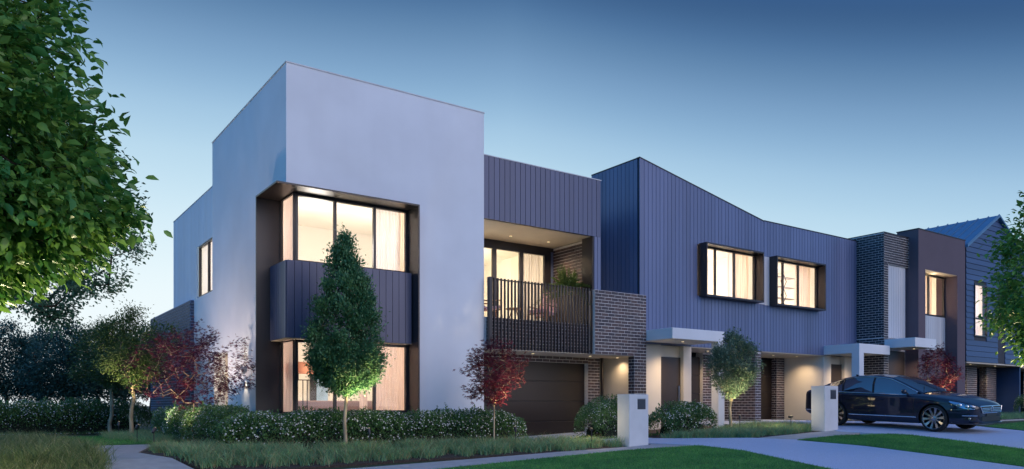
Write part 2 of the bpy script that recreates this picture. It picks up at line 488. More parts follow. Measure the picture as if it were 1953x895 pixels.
# ------------------------------------------------------------------ building kit
BRICK_ME = {}
def brick_mesh(L, mat):
    key = (round(L, 3), mat)
    if key not in BRICK_ME:
        m = MB(); h = .0735
        # face frame at y=-0.010 with chamfered arris
        c = .004
        m.v = [(0, .03, 0), (L, .03, 0), (L, .03, h), (0, .03, h), (0, -.004, 0), (L, -.004, 0), (L, -.004, h), (0, -.004, h),
               (c, -.007, c), (L - c, -.007, c), (L - c, -.007, h - c), (c, -.007, h - c)]
        m.f = [(0, 1, 5, 4), (1, 2, 6, 5), (2, 3, 7, 6), (3, 0, 4, 7), (4, 5, 9, 8), (5, 6, 10, 9), (6, 7, 11, 10), (7, 4, 8, 11), (8, 9, 10, 11)]
        BRICK_ME[key] = m.mesh('brick', mat)
    return BRICK_ME[key]

def bricks(wall, p0, u, W_, H_, single=True, mat='brick', z_off=0.0, stuff=None):
    """bricks on a face. p0 lower left corner seen from outside, u along the wall (unit xy). The outward normal is u rotated by -90 deg."""
    pitch, course = .24, .0865
    ang = math.atan2(u[1], u[0])
    R = Matrix.Rotation(ang, 4, 'Z')
    rows = int(round(H_ / course))
    for r in range(rows):
        z = r * course + .005
        a = -pitch / 2 if r % 2 else 0.0
        while a < W_ - .02:
            s = max(a + .006, .002); e = min(a + pitch - .006, W_ - .002)
            L = e - s
            if L > .03:
                jz = random.uniform(-.0015, .0015); jn = random.uniform(-.0025, .0015)
                pos = Vector((p0[0] + u[0] * s + u[1] * jn, p0[1] + u[1] * s - u[0] * jn, p0[2] + z + jz))
                if single:
                    o = bpy.data.objects.new('brick', brick_mesh(L, mat))
                    link(o, wall); o.location = pos; o.rotation_euler = (0, 0, ang)
                else:
                    Mx = Matrix.Translation(pos) @ R
                    me = brick_mesh(L, mat); b = len(stuff.v)
                    stuff.v += [tuple(Mx @ v.co) for v in me.vertices]
                    stuff.f += [tuple(b + i for i in p.vertices) for p in me.polygons]
            a += pitch

def cladding(parent, p0, u, W_, zb, ztop, pitch=.16, mat='cladding', t=.018, gap=.014, backing='joint_dark', bt=.08, name='cladding_wall', skip=None):
    """vertical boards; p0 xy of the left end seen from outside; ztop a number or function of distance along"""
    nrm = (u[1], -u[0])
    f = ztop if callable(ztop) else (lambda s: ztop)
    n = max(1, int(round(W_ / pitch))); pw = W_ / n
    m = MB()
    def quadprism(s0, s1, z00, z0, z1, d0, d1):
        b = len(m.v)
        for d in (d0, d1):
            for s, z in ((s0, z00), (s1, z00), (s1, z1), (s0, z0)):
                m.v.append((p0[0] + u[0] * s + nrm[0] * d, p0[1] + u[1] * s + nrm[1] * d, z))
        m.f.extend([tuple(b + i for i in q) for q in ((3, 2, 1, 0), (4, 5, 6, 7), (0, 1, 5, 4), (1, 2, 6, 5), (2, 3, 7, 6), (3, 0, 4, 7))])
    segs = [(zb, None)] if skip is None else None
    # backing in strips so that a sloping top and openings follow the boards
    def spans(s0, s1):
        out = [(zb, None)]
        if skip:
            for a0, a1, z0, z1 in skip:
                if s1 > a0 + .01 and s0 < a1 - .01: out = [(zb, z0), (z1, None)]
        return out
    for i in range(n):
        s0, s1 = i * pw, (i + 1) * pw
        for lo, hi in spans(s0, s1):
            quadprism(s0, s1, lo, (f(s0) if hi is None else hi) - .002, (f(s1) if hi is None else hi) - .002, -bt, 0)
    back = m.build(name, backing, parent)
    for i in range(n):
        s0, s1 = i * pw + gap / 2, (i + 1) * pw - gap / 2
        for lo, hi in spans(i * pw, (i + 1) * pw):
            m = MB()
            quadprism(s0, s1, lo - .004, f(s0) if hi is None else hi, f(s1) if hi is None else hi, .001, t)
            m.build('cladding_board', mat, back)
    return back

def window(parent, plane, a0, a1, z0, z1, pos, divs=(), fr=.05, depth=.08, mat='frame_dark', name='window', outward=-1):
    """plane 'y': spans x a0..a1 at y=pos; plane 'x': spans y a0..a1 at x=pos. frame plus one pane per light"""
    def bx(m, s0, s1, zz0, zz1, d0, d1):
        if plane == 'y': m.box(s0, s1, pos + d0, pos + d1, zz0, zz1)
        else: m.box(pos + d0, pos + d1, s0, s1, zz0, zz1)
    m = MB()
    h = depth / 2
    bx(m, a0, a1, z1 - fr, z1, -h, h); bx(m, a0, a1, z0, z0 + fr, -h, h)
    bx(m, a0, a0 + fr, z0 + fr, z1 - fr, -h, h); bx(m, a1 - fr, a1, z0 + fr, z1 - fr, -h, h)
    edges = [a0 + fr / 2] + list(divs) + [a1 - fr / 2]
    for d in divs: bx(m, d - fr / 2, d + fr / 2, z0 + fr, z1 - fr, -h * .9, h * .9)
    w = m.build(name, mat, parent)
    for i in range(len(edges) - 1):
        m = MB(); bx(m, edges[i] + fr / 2 - .003, edges[i + 1] - fr / 2 + .003, z0 + fr - .003, z1 - fr + .003, -.004, .004)
        m.build('pane', 'glass', w)
    return w

def room(parent, x0, x1, y0, y1, z0, z1, mat='cream_wall', open_side='front', t=.06):
    m = MB()
    m.box(x0 - t, x1 + t, y1, y1 + t, z0 - t, z1 + t)          # back
    m.box(x1, x1 + t, y0, y1, z0 - t, z1 + t)                  # right
    if 'left' not in open_side: m.box(x0 - t, x0, y0, y1, z0 - t, z1 + t)
    if 'front' not in open_side: m.box(x0 - t, x1 + t, y0 - t, y0, z0 - t, z1 + t)
    m.box(x0, x1, y0, y1, z1, z1 + t); m.box(x0, x1, y0, y1, z0 - t, z0)
    return m.build('interior_room', mat, parent)

def curtain(label, plane, a0, a1, z0, z1, pos, mat='curtain_rose', folds=9, amp=.020, group=None, hem=0.0):
    n = folds * 8; P = []
    zs = np.linspace(z0, z1, 7)
    ph = random.uniform(0, 6)
    for i in range(n + 1):
        s = i / n; row = []
        for z in zs:
            q = (z1 - z) / (z1 - z0)
            off = amp * (.65 + .5 * q) * math.sin(2 * PI * folds * s + ph + .5 * math.sin(7 * s + ph)) + .012 * math.sin(17 * s + 3 * q)
            a = a0 + (a1 - a0) * s + .01 * math.sin(9 * q + 13 * s)
            row.append((a, pos + off, z) if plane == 'y' else (pos + off, a, z))
        P.append(row)
    m = MB(); m.grid(P)
    o = m.build('curtain', mat, smooth='all')
    return tag(o, label, 'curtain', group)

def downlight(parent, x, y, z, energy, col=(1, .70, .40), r=.022, spread=140, blend=.9):
    m = MB(); m.lathe([(.001, z - .004), (r, z - .004), (r + .012, z - .010), (r + .014, z + .01)], 16, (x, y, 0))
    f = m.build('downlight', 'downlight_glow', parent)
    lamp('downlight_lamp', 'SPOT', (x, y, z - .02), energy * 5.5, col, None, (x, y, z - 1), spot_size=math.radians(spread), spot_blend=blend, shadow_soft_size=.05)
    return f

def garage_door(parent, x0, x1, y, z0, n=4, ph=.58):
    d = B('garage_door', 'frame_dark', parent, (x0, x1, y + .02, y + .08, z0, z0 + n * ph + .02))
    for k in range(n):
        B('panel', 'garage_door', d, (x0 + .004, x1 - .004, y, y + .05, z0 + k * ph + .012, z0 + (k + 1) * ph - .012), bevel=.006)
    return d

WARM = (1.0, .74, .44)

# ------------------------------------------------------------------ corner townhouse
H1 = thing('corner_townhouse', 'white rendered corner townhouse with glazed corner bay, balcony and brown garage door', 'townhouse', (10.4, 16, 0))
wb = B('rendered_wall', 'render_white', H1,
       (5.36, 10.29, 15.9, 16.2, 5.50, 8.10), (8.352, 10.29, 15.9, 16.2, -.4, 5.50), (5.36, 8.352, 15.9, 16.2, -.4, .70),
       (5.36, 5.66, 16.2, 21.98, 5.50, 8.10), (5.36, 5.66, 17.022, 20.42, -.4, 5.50), (5.36, 5.66, 16.2, 17.022, -.4, .70),
       (5.36, 5.66, 20.42, 21.80, 2.30, 5.50), (5.36, 5.66, 21.80, 21.98, -.4, 5.50), (5.36, 5.66, 21.98, 24.13, -.4, 4.05),
       (10.0, 10.29, 16.2, 21.98, 2.0, 8.10), (5.66, 10.0, 21.7, 21.98, 5.9, 8.10), (5.66, 10.0, 16.2, 21.7, 7.7, 7.85))
B('parapet_cap', 'metal_cap', H1, (5.345, 10.305, 15.885, 16.215, 8.10, 8.125), (5.345, 5.675, 16.215, 21.995, 8.10, 8.125), (9.985, 10.305, 16.215, 21.995, 8.10, 8.125))
# side doorway, lit from inside its recess
dw = B('side_door_recess', 'render_cream', H1, (5.9, 5.95, 20.42, 21.8, 0, 2.3), (5.66, 5.9, 20.37, 20.42, 0, 2.3), (5.66, 5.9, 21.8, 21.85, 0, 2.3), (5.66, 5.95, 20.42, 21.8, 2.3, 2.35))
downlight(dw, 5.72, 21.1, 2.29, 14)
# metal shroud round the corner bay
m = MB()
Lsh = [(5.06, 15.6), (8.35, 15.6), (8.35, 16.2), (5.66, 16.2), (5.66, 17.02), (5.06, 17.02)]
m.prism(Lsh, 5.462, 5.498); m.prism(Lsh, .704, .738)
m.box(5.06, 5.66, 16.985, 17.02, .738, 5.462); m.box(8.315, 8.35, 15.6, 16.2, .738, 5.462)
m.build('bay_shroud', 'bronze', H1)
bay = B('bay_panel', 'joint_dark', H1, (5.40, 8.31, 15.94, 16.2, 2.345, 3.955), (5.40, 5.66, 16.2, 16.98, 2.345, 3.955))
B('bay_underside', 'soffit', bay, (5.385, 8.31, 15.925, 16.12, 2.325, 2.345), (5.385, 5.58, 16.12, 16.98, 2.325, 2.345))
n = 18
for i in range(n):
    a = 5.375 + (8.30 - 5.375) * i / n; b = 5.375 + (8.30 - 5.375) * (i + 1) / n
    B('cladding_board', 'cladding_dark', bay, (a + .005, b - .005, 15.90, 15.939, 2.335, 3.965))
for i in range(7):
    a = 15.945 + (16.975 - 15.945) * i / 7; b = 15.945 + (16.975 - 15.945) * (i + 1) / 7
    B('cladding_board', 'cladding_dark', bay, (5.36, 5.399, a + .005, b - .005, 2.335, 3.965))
for z0, z1 in ((3.97, 5.462), (.738, 2.32)):
    window(H1, 'y', 5.63, 8.315, z0, z1, 16.15, (6.53, 7.475), fr=.06)
    window(H1, 'x', 16.12, 16.985, z0, z1, 5.60, (), fr=.03, depth=.03)
room(H1, 5.67, 9.95, 16.22, 20.2, 3.2, 5.75, open_side='front left')
room(H1, 5.67, 9.95, 16.22, 20.2, .40, 2.62, open_side='front left')
B('room_side_wall', 'cream_wall', H1, (5.668, 5.70, 17.06, 20.2, .40, 2.62), (5.668, 5.70, 17.06, 20.2, 3.2, 5.75))
for lx in (6.7, 8.7): lamp('room_lamp', 'POINT', (lx, 17.7, 4.75), 62, (1, .90, .82), None, shadow_soft_size=.3)
for lx in (6.75, 8.8): lamp('room_lamp', 'POINT', (lx, 18.3, 2.2), 50, (1, .87, .76), None, shadow_soft_size=.25)
# balcony over the garage
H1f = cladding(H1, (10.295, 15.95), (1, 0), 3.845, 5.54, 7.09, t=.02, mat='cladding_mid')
B('rear_mass', 'joint_dark', H1, (10.3, 14.14, 16.04, 16.2, 5.56, 7.0), (10.3, 14.14, 16.2, 21, 6.85, 6.95), (14.0, 14.14, 16.2, 21, 5.56, 6.99))
B('parapet_cap', 'metal_cap', H1, (10.30, 14.16, 15.92, 16.21, 7.092, 7.115))
cladding(H1, (13.90, 15.95), (1, 0), .24, 4.02, 5.532, pitch=.12, t=.02)
B('balcony_post', 'frame_dark', H1, (13.86, 13.895, 15.95, 16.4, 3.1, 5.535))
B('balcony_soffit', 'soffit', H1, (10.3, 13.99, 16.04, 17.9, 5.535, 5.558))
fd = B('balcony_deck', 'render_cream', H1, (10.3, 15.55, 15.88, 17.1, 2.30, 2.42), (10.3, 15.5, 15.98, 19.0, 2.9, 3.05))
wn = window(H1, 'y', 10.3, 13.80, 3.05, 5.42, 17.9, (11.92, 12.85), fr=.13, name='sliding_door')
B('door_surround', 'bronze', H1, (10.3, 13.99, 17.86, 17.98, 5.42, 5.535), (13.80, 13.90, 17.86, 17.98, 3.05, 5.42))
cladding(H1, (13.90, 17.88), (1, 0), .12, 3.05, 5.53, pitch=.12)
room(H1, 10.35, 13.95, 18.0, 21.5, 3.05, 5.60)
lamp('room_lamp', 'POINT', (12.0, 19.8, 4.6), 115, (1, .86, .66), None, shadow_soft_size=.3)
downlight(H1, 12.0, 17.2, 5.533, 22)
downlight(H1, 13.3, 17.2, 5.533, 22)
downlight(H1, 15.28, 16.5, 2.295, 5)
downlight(H1, 12.2, 16.45, 2.295, 5)
downlight(H1, 14.2, 16.45, 2.295, 5)
# brickwork of the corner house: the planter wall, its leg and the garage pier brick by brick
bw = B('brick_wall', 'mortar', H1, (13.64, 15.55, 15.605, 15.84, 2.29, 4.02), (15.09, 15.55, 15.605, 15.84, -.3, 2.29))
bricks(bw, (13.64, 15.605, 2.29), (1, 0), 1.91, 1.73)
bricks(bw, (15.09, 15.605, -.05), (1, 0), .46, 2.34)
bw2 = B('brick_wall', 'mortar', H1, (14.59, 15.05, 17.0, 17.2, -.3, 2.30), (10.3, 14.59, 17.0, 17.2, 2.125, 2.30))
bricks(bw2, (14.59, 17.0, -.05), (1, 0), .46, 2.34)
st = MB()
bricks(None, (15.09, 15.84, -.05), (0, -1), .235, 2.34, False, stuff=st)
bricks(None, (10.3, 17.0, 2.125), (1, 0), 4.29, .173, False, stuff=st)
bricks(None, (10.35, 15.88, 2.32), (1, 0), 3.28, .78, False, 'brick', stuff=st)
bricks(None, (14.0, 17.88, 3.05), (0, -1), 1.6, 2.42, False, 'brick', stuff=st)
o = st.build('bricks', 'brick', H1); tag(o, kind='stuff')
B('upstand_wall', 'mortar', H1, (10.3, 13.63, 15.885, 15.98, 2.42, 3.10))
B('balcony_side_wall', 'mortar', H1, (14.005, 14.1, 16.28, 17.86, 3.05, 5.53))
st = MB()
bricks(None, (5.26, 30.4, -.2), (0, -1), 6.27, 4.25, False, 'brick_skylit', stuff=st)
bricks(None, (5.26, 24.13, -.2), (1, 0), .10, 4.25, False, 'brick_skylit', stuff=st)
B('side_brick_wall', 'mortar_skylit', H1, (5.265, 5.6, 24.135, 30.4, -.4, 4.05))
o = st.build('bricks', 'brick_skylit', H1); tag(o, kind='stuff')
B('downpipe', 'bronze', H1, (15.07, 15.13, 16.93, 16.99, 0, 2.3))
B('entry_wall', 'render_cream', H1, (15.5, 15.55, 15.86, 18.2, -.3, 2.30), (15.05, 15.5, 18.2, 18.25, -.3, 2.3), (15.0, 15.05, 17.21, 18.2, -.3, 2.3))
garage_door(H1, 10.32, 14.588, 17.14, -.10, 4, .565)
# balcony railing: each baluster is its own bar
rl = B('railing', 'frame_dark', H1, (10.34, 13.70, 15.735, 15.765, 4.0, 4.03), (10.34, 13.70, 15.735, 15.765, 2.36, 2.39), (10.32, 10.40, 15.69, 15.80, 2.30, 4.06))
nb = 31
me = MB().box(-.013, .013, -.028, .028, 2.30, 4.045).mesh('baluster', 'frame_dark')
for i in range(nb):
    o = link(bpy.data.objects.new('baluster', me), rl); o.location = (10.46 + (13.60 - 10.46) * i / (nb - 1), 15.70, 0)
# clad rear of the side elevation
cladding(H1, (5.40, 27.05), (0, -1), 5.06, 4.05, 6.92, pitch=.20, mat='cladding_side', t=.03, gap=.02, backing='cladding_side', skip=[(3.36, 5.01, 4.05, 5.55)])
B('parapet_cap', 'metal_cap', H1, (5.36, 5.5, 21.985, 27.06, 6.925, 6.945))
B('rear_roof', 'joint_dark', H1, (5.48, 10.2, 22, 27.05, 6.6, 6.7), (5.48, 10.2, 26.9, 27.05, -.3, 6.6), (10.1, 10.2, 22, 26.9, -.3, 6.6))
window(H1, 'x', 22.03, 23.69, 4.05, 5.55, 5.43, (22.62,), fr=.05)
room(H1, 5.60, 9.0, 22.0, 25.5, 3.2, 5.9, open_side='left')
lamp('room_lamp', 'POINT', (7.6, 23.2, 4.7), 120, (1, .90, .84), None, shadow_soft_size=.3)

# ------------------------------------------------------------------ first blue townhouse (sloping parapet)
H2 = thing('sloping_parapet_townhouse', 'blue grey clad townhouse with steep sloping parapet beside the brick balcony pier', 'townhouse', (18.4, 16, .2))
slope = lambda s: 7.98 - (7.98 - 6.93) * s / 5.60
cladding(H2, (15.59, 15.9), (1, 0), 5.60, 2.69, slope, skip=[(2.50, 5.16, 4.25, 5.82)])
cladding(H2, (15.59, 17.98), (0, -1), 2.0, 2.4, 7.975, mat='cladding', name='cladding_return')
m = MB(); m.prism_y([(15.56, 7.985), (21.2, 6.935), (21.2, 6.965), (15.56, 8.015)], 15.87, 16.0); m.box(15.565, 15.68, 16.0, 17.98, 7.98, 8.012)
m.build('parapet_cap', 'frame_dark', H2)
B('rear_mass', 'joint_dark', H2, (15.68, 21.19, 21.0, 21.1, 0, 6.9), (15.68, 15.76, 15.99, 21, 6.0, 7.9), (15.76, 21.19, 15.99, 21, 6.3, 6.4))
def box_window(H, x0, x1, z0, z1, divs, side='bronze'):
    m = MB(); y0, y1 = 15.58, 15.99
    m.box(x0, x1, y0, y1, z1 - .05, z1); m.box(x0, x1, y0, y1, z0, z0 + .05)
    m.box(x0, x0 + .04, y0, y1, z0 + .05, z1 - .05); m.box(x1 - .04, x1, y0, y1, z0 + .05, z1 - .05)
    m.build('window_box', side, H)
    window(H, 'y', x0 + .04, x1 - .04, z0 + .05, z1 - .05, 15.93, divs, fr=.05)
box_window(H2, 18.06, 20.80, 4.22, 5.84, (18.84, 19.74))
room(H2, 17.4, 21.0, 16.03, 19.5, 3.3, 5.95)
lamp('room_lamp', 'POINT', (19.4, 17.8, 4.7), 165, (1, .87, .75), None, shadow_soft_size=.3)
B('infill_panel', 'cladding_pale', H2, (20.92, 21.19, 15.872, 15.88, 4.22, 5.80))
B('corner_trim', 'cladding', H2, (15.566, 15.592, 15.872, 15.9, 2.69, 7.97))
# entry
B('porch_canopy', 'render_white', H2, (15.60, 17.74, 14.65, 15.885, 2.74, 3.04), (17.48, 17.74, 14.65, 14.91, -.2, 2.74), bevel=.006)
B('entry_wall', 'render_cream', H2, (15.60, 16.50, 15.95, 16.1, -.2, 2.69), (17.40, 17.74, 15.90, 16.6, -.2, 2.69), (16.50, 17.40, 16.08, 16.1, 2.35, 2.69), (15.56, 15.60, 15.86, 16.1, -.2, 2.69))
fdo = B('front_door', 'door_dark', H2, (16.50, 17.40, 16.02, 16.07, .15, 2.35))
B('door_handle', 'steel', fdo, (17.28, 17.30, 15.97, 16.02, .9, 1.5))
downlight(H2, 16.6, 15.2, 2.735, 26)
B('garage_soffit', 'soffit', H2, (17.74, 20.83, 15.91, 17.3, 2.66, 2.688))
garage_door(H2, 17.74, 19.75, 17.32, .10, 4, .60)
w2 = B('brick_wall', 'mortar', H2, (20.845, 21.13, 15.955, 17.5, -.1, 2.66), (19.75, 20.845, 17.205, 17.5, -.1, 2.66))
bricks(w2, (20.845, 17.205, .10), (0, -1), 1.25, 2.51)
bricks(w2, (20.845, 15.955, .10), (1, 0), .285, 2.51)
bricks(w2, (19.75, 17.205, .10), (1, 0), .60, 2.51)
downlight(H2, 19.3, 16.6, 2.66, 20)

# ------------------------------------------------------------------ second blue townhouse (level parapet)
H3 = thing('level_parapet_townhouse', 'blue grey clad townhouse with level parapet behind the parked car', 'townhouse', (24, 16, .4))
cladding(H3, (21.20, 15.9), (1, 0), 5.39, 2.69, 6.95, skip=[(.28, 3.0, 4.25, 5.80)])
B('parapet_cap', 'frame_dark', H3, (21.2, 26.59, 15.87, 16.0, 6.952, 6.982))
B('rear_mass', 'joint_dark', H3, (21.2, 26.58, 21.0, 21.1, 0, 6.9), (21.2, 26.58, 15.99, 21, 6.3, 6.4))
box_window(H3, 21.47, 24.20, 4.20, 5.81, (22.24, 23.09))
room(H3, 21.3, 25.2, 16.03, 19.5, 3.3, 5.95)
lamp('room_lamp', 'POINT', (23.2, 17.9, 4.7), 160, (1, .85, .74), None, shadow_soft_size=.3)
B('infill_panel', 'cladding_pale', H3, (21.2, 21.46, 15.872, 15.88, 4.20, 5.79))
B('porch_canopy', 'render_white', H3, (24.52, 26.45, 14.55, 15.885, 2.70, 3.02), (24.52, 24.80, 14.55, 14.83, 0, 2.70), bevel=.006)
B('entry_wall', 'render_cream', H3, (24.55, 25.0, 15.90, 16.1, 0, 2.69), (25.85, 26.58, 15.9, 16.1, 0, 2.69), (25.0, 25.85, 16.08, 16.1, 2.4, 2.69), (24.55, 24.65, 16.1, 17.6, 0, 2.69))
fdo = B('front_door', 'door_dark', H3, (25.0, 25.85, 16.02, 16.07, .35, 2.4))
B('door_handle', 'steel', fdo, (25.72, 25.74, 15.97, 16.02, 1.1, 1.7))
downlight(H3, 25.4, 15.2, 2.695, 26)
B('garage_soffit', 'soffit', H3, (21.13, 24.55, 15.91, 17.75, 2.66, 2.688))
garage_door(H3, 21.13, 24.10, 17.74, .25, 4, .58)
w3 = B('brick_wall', 'mortar', H3, (24.105, 24.545, 17.505, 17.73, 0, 2.66))
bricks(w3, (24.105, 17.505, .25), (1, 0), .44, 2.4)
bricks(w3, (24.105, 17.73, .25), (0, -1), .22, 2.4)
downlight(H3, 22.8, 16.7, 2.66, 20)
downlight(H3, 24.0, 16.6, 2.66, 16)

# ------------------------------------------------------------------ brick and brown townhouse
H4 = thing('brick_townhouse', 'dark brick townhouse with brown rendered window portal and pale panel', 'townhouse', (29, 15.5, .45))
w4 = B('brick_wall', 'mortar', H4, (26.605, 26.9, 14.855, 17.0, 0, 7.10), (26.9, 28.30, 14.855, 15.0, 6.0, 7.10), (26.9, 28.30, 14.995, 15.1, 0, 6.0))
bricks(w4, (26.605, 15.895, 3.35), (0, -1), 1.04, 3.72, True, 'brick_black')
bricks(w4, (26.605, 14.855, 6.0), (1, 0), 1.70, 1.09, True, 'brick_black')
st = MB()
bricks(None, (26.605, 16.97, .3), (0, -1), 2.115, 3.03, False, 'brick_black', stuff=st)
bricks(None, (26.605, 14.855, .3), (1, 0), .28, 5.68, False, 'brick_black', stuff=st)
bricks(None, (26.605, 16.97, 3.35), (0, -1), 1.07, 3.72, False, 'brick_black', stuff=st)
o = st.build('bricks', 'brick_black', H4); tag(o, kind='stuff')
B('parapet_cap', 'frame_dark', H4, (26.59, 28.3, 14.84, 15.1, 7.10, 7.125), (26.59, 26.9, 15.1, 17.0, 7.10, 7.125))
cladding(H4, (26.895, 14.94), (1, 0), 1.29, 3.36, 5.99, pitch=.16, mat='cladding_pale', backing='cladding_pale', bt=.05, name='pale_panel')
pw = B('portal_frame', 'render_brown', H4, (28.30, 28.80, 14.5, 15.3, 0, 7.38), (31.22, 31.85, 14.5, 15.3, 0, 7.38), (28.80, 31.22, 14.5, 15.3, 5.96, 7.38), (28.8, 31.22, 14.98, 15.3, 0, 3.05))
B('portal_soffit', 'soffit', pw, (28.8, 31.22, 14.52, 15.0, 5.94, 5.958))
B('parapet_cap', 'frame_dark', H4, (28.28, 31.87, 14.48, 15.32, 7.38, 7.41))
window(H4, 'y', 28.82, 31.20, 4.36, 5.93, 15.0, (30.0,), fr=.06)
cladding(H4, (28.80, 14.97), (1, 0), 2.42, 3.06, 4.35, pitch=.16, mat='cladding_pale', backing='cladding_pale', bt=.05, name='pale_panel')
room(H4, 28.4, 31.8, 15.32, 18.5, 3.4, 6.05)
lamp('room_lamp', 'POINT', (29.6, 16.3, 4.9), 150, (1, .83, .66), None, shadow_soft_size=.3)
lamp('portal_lamp', 'POINT', (30.0, 14.80, 5.86), 3.0, WARM, None, shadow_soft_size=.04)
B('rear_mass', 'joint_dark', H4, (26.9, 31.8, 15.3, 21, 6.2, 6.3), (26.9, 31.8, 21, 21.1, 0, 6.3))
B('porch_canopy', 'render_white', H4, (26.62, 28.05, 13.75, 14.85, 2.95, 3.27), bevel=.006)
B('front_door', 'door_dark', H4, (26.95, 28.2, 14.95, 14.99, .4, 2.9))
downlight(H4, 27.6, 14.3, 2.948, 16)

# ------------------------------------------------------------------ gabled townhouse
H5 = thing('gabled_townhouse', 'navy weatherboard townhouse with steep gable at the end of the row', 'townhouse', (35, 15, .5))
AX, AZ, EX0, EX1, EZ = 34.65, 8.74, 31.98, 37.32, 7.27
gw = MB(); gw.prism_y([(32.02, 5.78), (37.28, 5.78), (37.28, EZ), (AX, AZ - .02), (32.02, EZ)], 14.56, 14.7); gw.box(32.02, 37.28, 14.56, 14.7, 2.66, 3.68); gw.box(32.02, 32.66, 14.56, 14.7, 3.68, 5.78); gw.box(33.74, 37.28, 14.56, 14.7, 3.68, 5.78)
gw = gw.build('gable_wall', 'joint_dark', H5)
nbd = 28; ph = (AZ - 2.66) / nbd
for k in range(nbd):
    z0 = 2.66 + k * ph; z1 = z0 + ph - .012
    def xs(z): return (32.02, 37.28) if z <= EZ else (32.02 + (AX - 32.02) * (z - EZ) / (AZ - EZ), 37.28 - (37.28 - AX) * (z - EZ) / (AZ - EZ))
    (a0, a1), (b0, b1) = xs(z0), xs(z1)
    parts = [(a0, a1, b0, b1)]
    if z1 > 3.68 and z0 < 5.78: parts = [(a0, 32.66, b0, 32.66), (33.74, 34.75, 33.74, 34.75), (35.42, a1, 35.42, b1)]
    elif z0 < 5.78: parts = [(a0, 34.75, b0, 34.75), (35.42, a1, 35.42, b1)]
    for p0_, p1_, q0, q1 in parts:
        m = MB()
        m.v = [(p0_, 14.525, z0), (p1_, 14.525, z0), (q1, 14.545, z1), (q0, 14.545, z1), (p0_, 14.56, z0), (p1_, 14.56, z0), (q1, 14.56, z1), (q0, 14.56, z1)]
        m.f = [(0, 1, 2, 3), (4, 7, 6, 5), (0, 4, 5, 1), (1, 5, 6, 2), (2, 6, 7, 3), (3, 7, 4, 0)]
        m.build('weatherboard', 'weatherboard', gw)
window(H5, 'y', 32.66, 33.74, 3.68, 5.78, 14.54, (), fr=.05)
B('transom', 'frame_dark', H5, (32.71, 33.69, 14.49, 14.53, 4.36, 4.43))
# roof: two sheets of standing seam pans
rf = MB()
for ex in (EX0 - .12, EX1 + .12):
    ez = EZ - .07
    rf.v += [(ex, 14.40, ez), (AX, 14.40, AZ + .03), (AX, 26, AZ + .03), (ex, 26, ez), (ex, 14.40, ez - .08), (AX, 14.40, AZ - .05), (AX, 26, AZ - .05), (ex, 26, ez - .08)]
    b = len(rf.v) - 8
    rf.f += [tuple(b + i for i in q) for q in ((0, 1, 2, 3), (7, 6, 5, 4), (0, 4, 5, 1), (1, 5, 6, 2), (2, 6, 7, 3), (3, 7, 4, 0))]
rf = rf.build('roof', 'roof_blue', H5)
for i in range(28):
    y = 14.43 + i * .41
    MB().beam((EX0 - .12, y, EZ - .05), (AX, y, AZ + .05), .03, .05).build('roof_seam', 'roof_blue', rf)
B('side_wall', 'weatherboard', H5, (32.02, 32.1, 14.7, 26, 0, EZ - .1), (37.2, 37.28, 14.7, 26, 0, EZ - .1))
B('ground_soffit', 'soffit', H5, (32.1, 37.28, 14.56, 17.0, 2.60, 2.655))
B('ground_rear_wall', 'joint_dark', H5, (32.1, 37.2, 17.0, 17.1, 0, 2.6), (32.1, 37.2, 22, 22.1, 2.6, 7))
B('entry_wall', 'render_cream', H5, (33.5, 33.8, 15.4, 16.9, 0, 2.6))
w5 = B('brick_wall', 'mortar', H5, (34.2, 35.1, 15.505, 15.8, 0, 2.6), (36.0, 36.9, 15.505, 15.8, 0, 2.6))
bricks(w5, (34.2, 15.505, .35), (1, 0), .9, 2.25)
bricks(w5, (36.0, 15.505, .35), (1, 0), .9, 2.25)
bricks(w5, (34.2, 15.8, .35), (0, -1), .295, 2.25); bricks(w5, (36.0, 15.8, .35), (0, -1), .295, 2.25)
downlight(H5, 33.4, 15.0, 2.598, 14)
downlight(H5, 35.6, 15.0, 2.598, 12)
room(H5, 32.2, 35.0, 14.75, 17.5, 3.3, 6.1)
lamp('room_lamp', 'POINT', (33.6, 16.2, 4.9), 85, (1, .88, .92), None, shadow_soft_size=.3)

# ------------------------------------------------------------------ last house of the row
H6 = thing('end_townhouse', 'navy board clad house past the gable, mostly hidden by the verge tree', 'townhouse', (40, 16, .5))
cladding(H6, (37.40, 15.4), (1, 0), 6.4, 2.70, 6.6, mat='cladding')
B('rear_mass', 'joint_dark', H6, (37.4, 43.8, 15.5, 21, 6.3, 6.4), (37.4, 43.8, 17.4, 17.5, 0, 2.7), (43.7, 43.8, 15.5, 21, 0, 6.3))
B('ground_soffit', 'soffit', H6, (37.3, 43.8, 15.42, 17.4, 2.64, 2.69))
w6 = B('brick_wall', 'mortar', H6, (38.4, 39.3, 15.805, 16.1, 0, 2.64), (41.2, 42.1, 15.805, 16.1, 0, 2.64))
bricks(w6, (38.4, 15.805, .35), (1, 0), .9, 2.25); bricks(w6, (41.2, 15.805, .35), (1, 0), .9, 2.25)
downlight(H6, 40.2, 16.2, 2.638, 12)

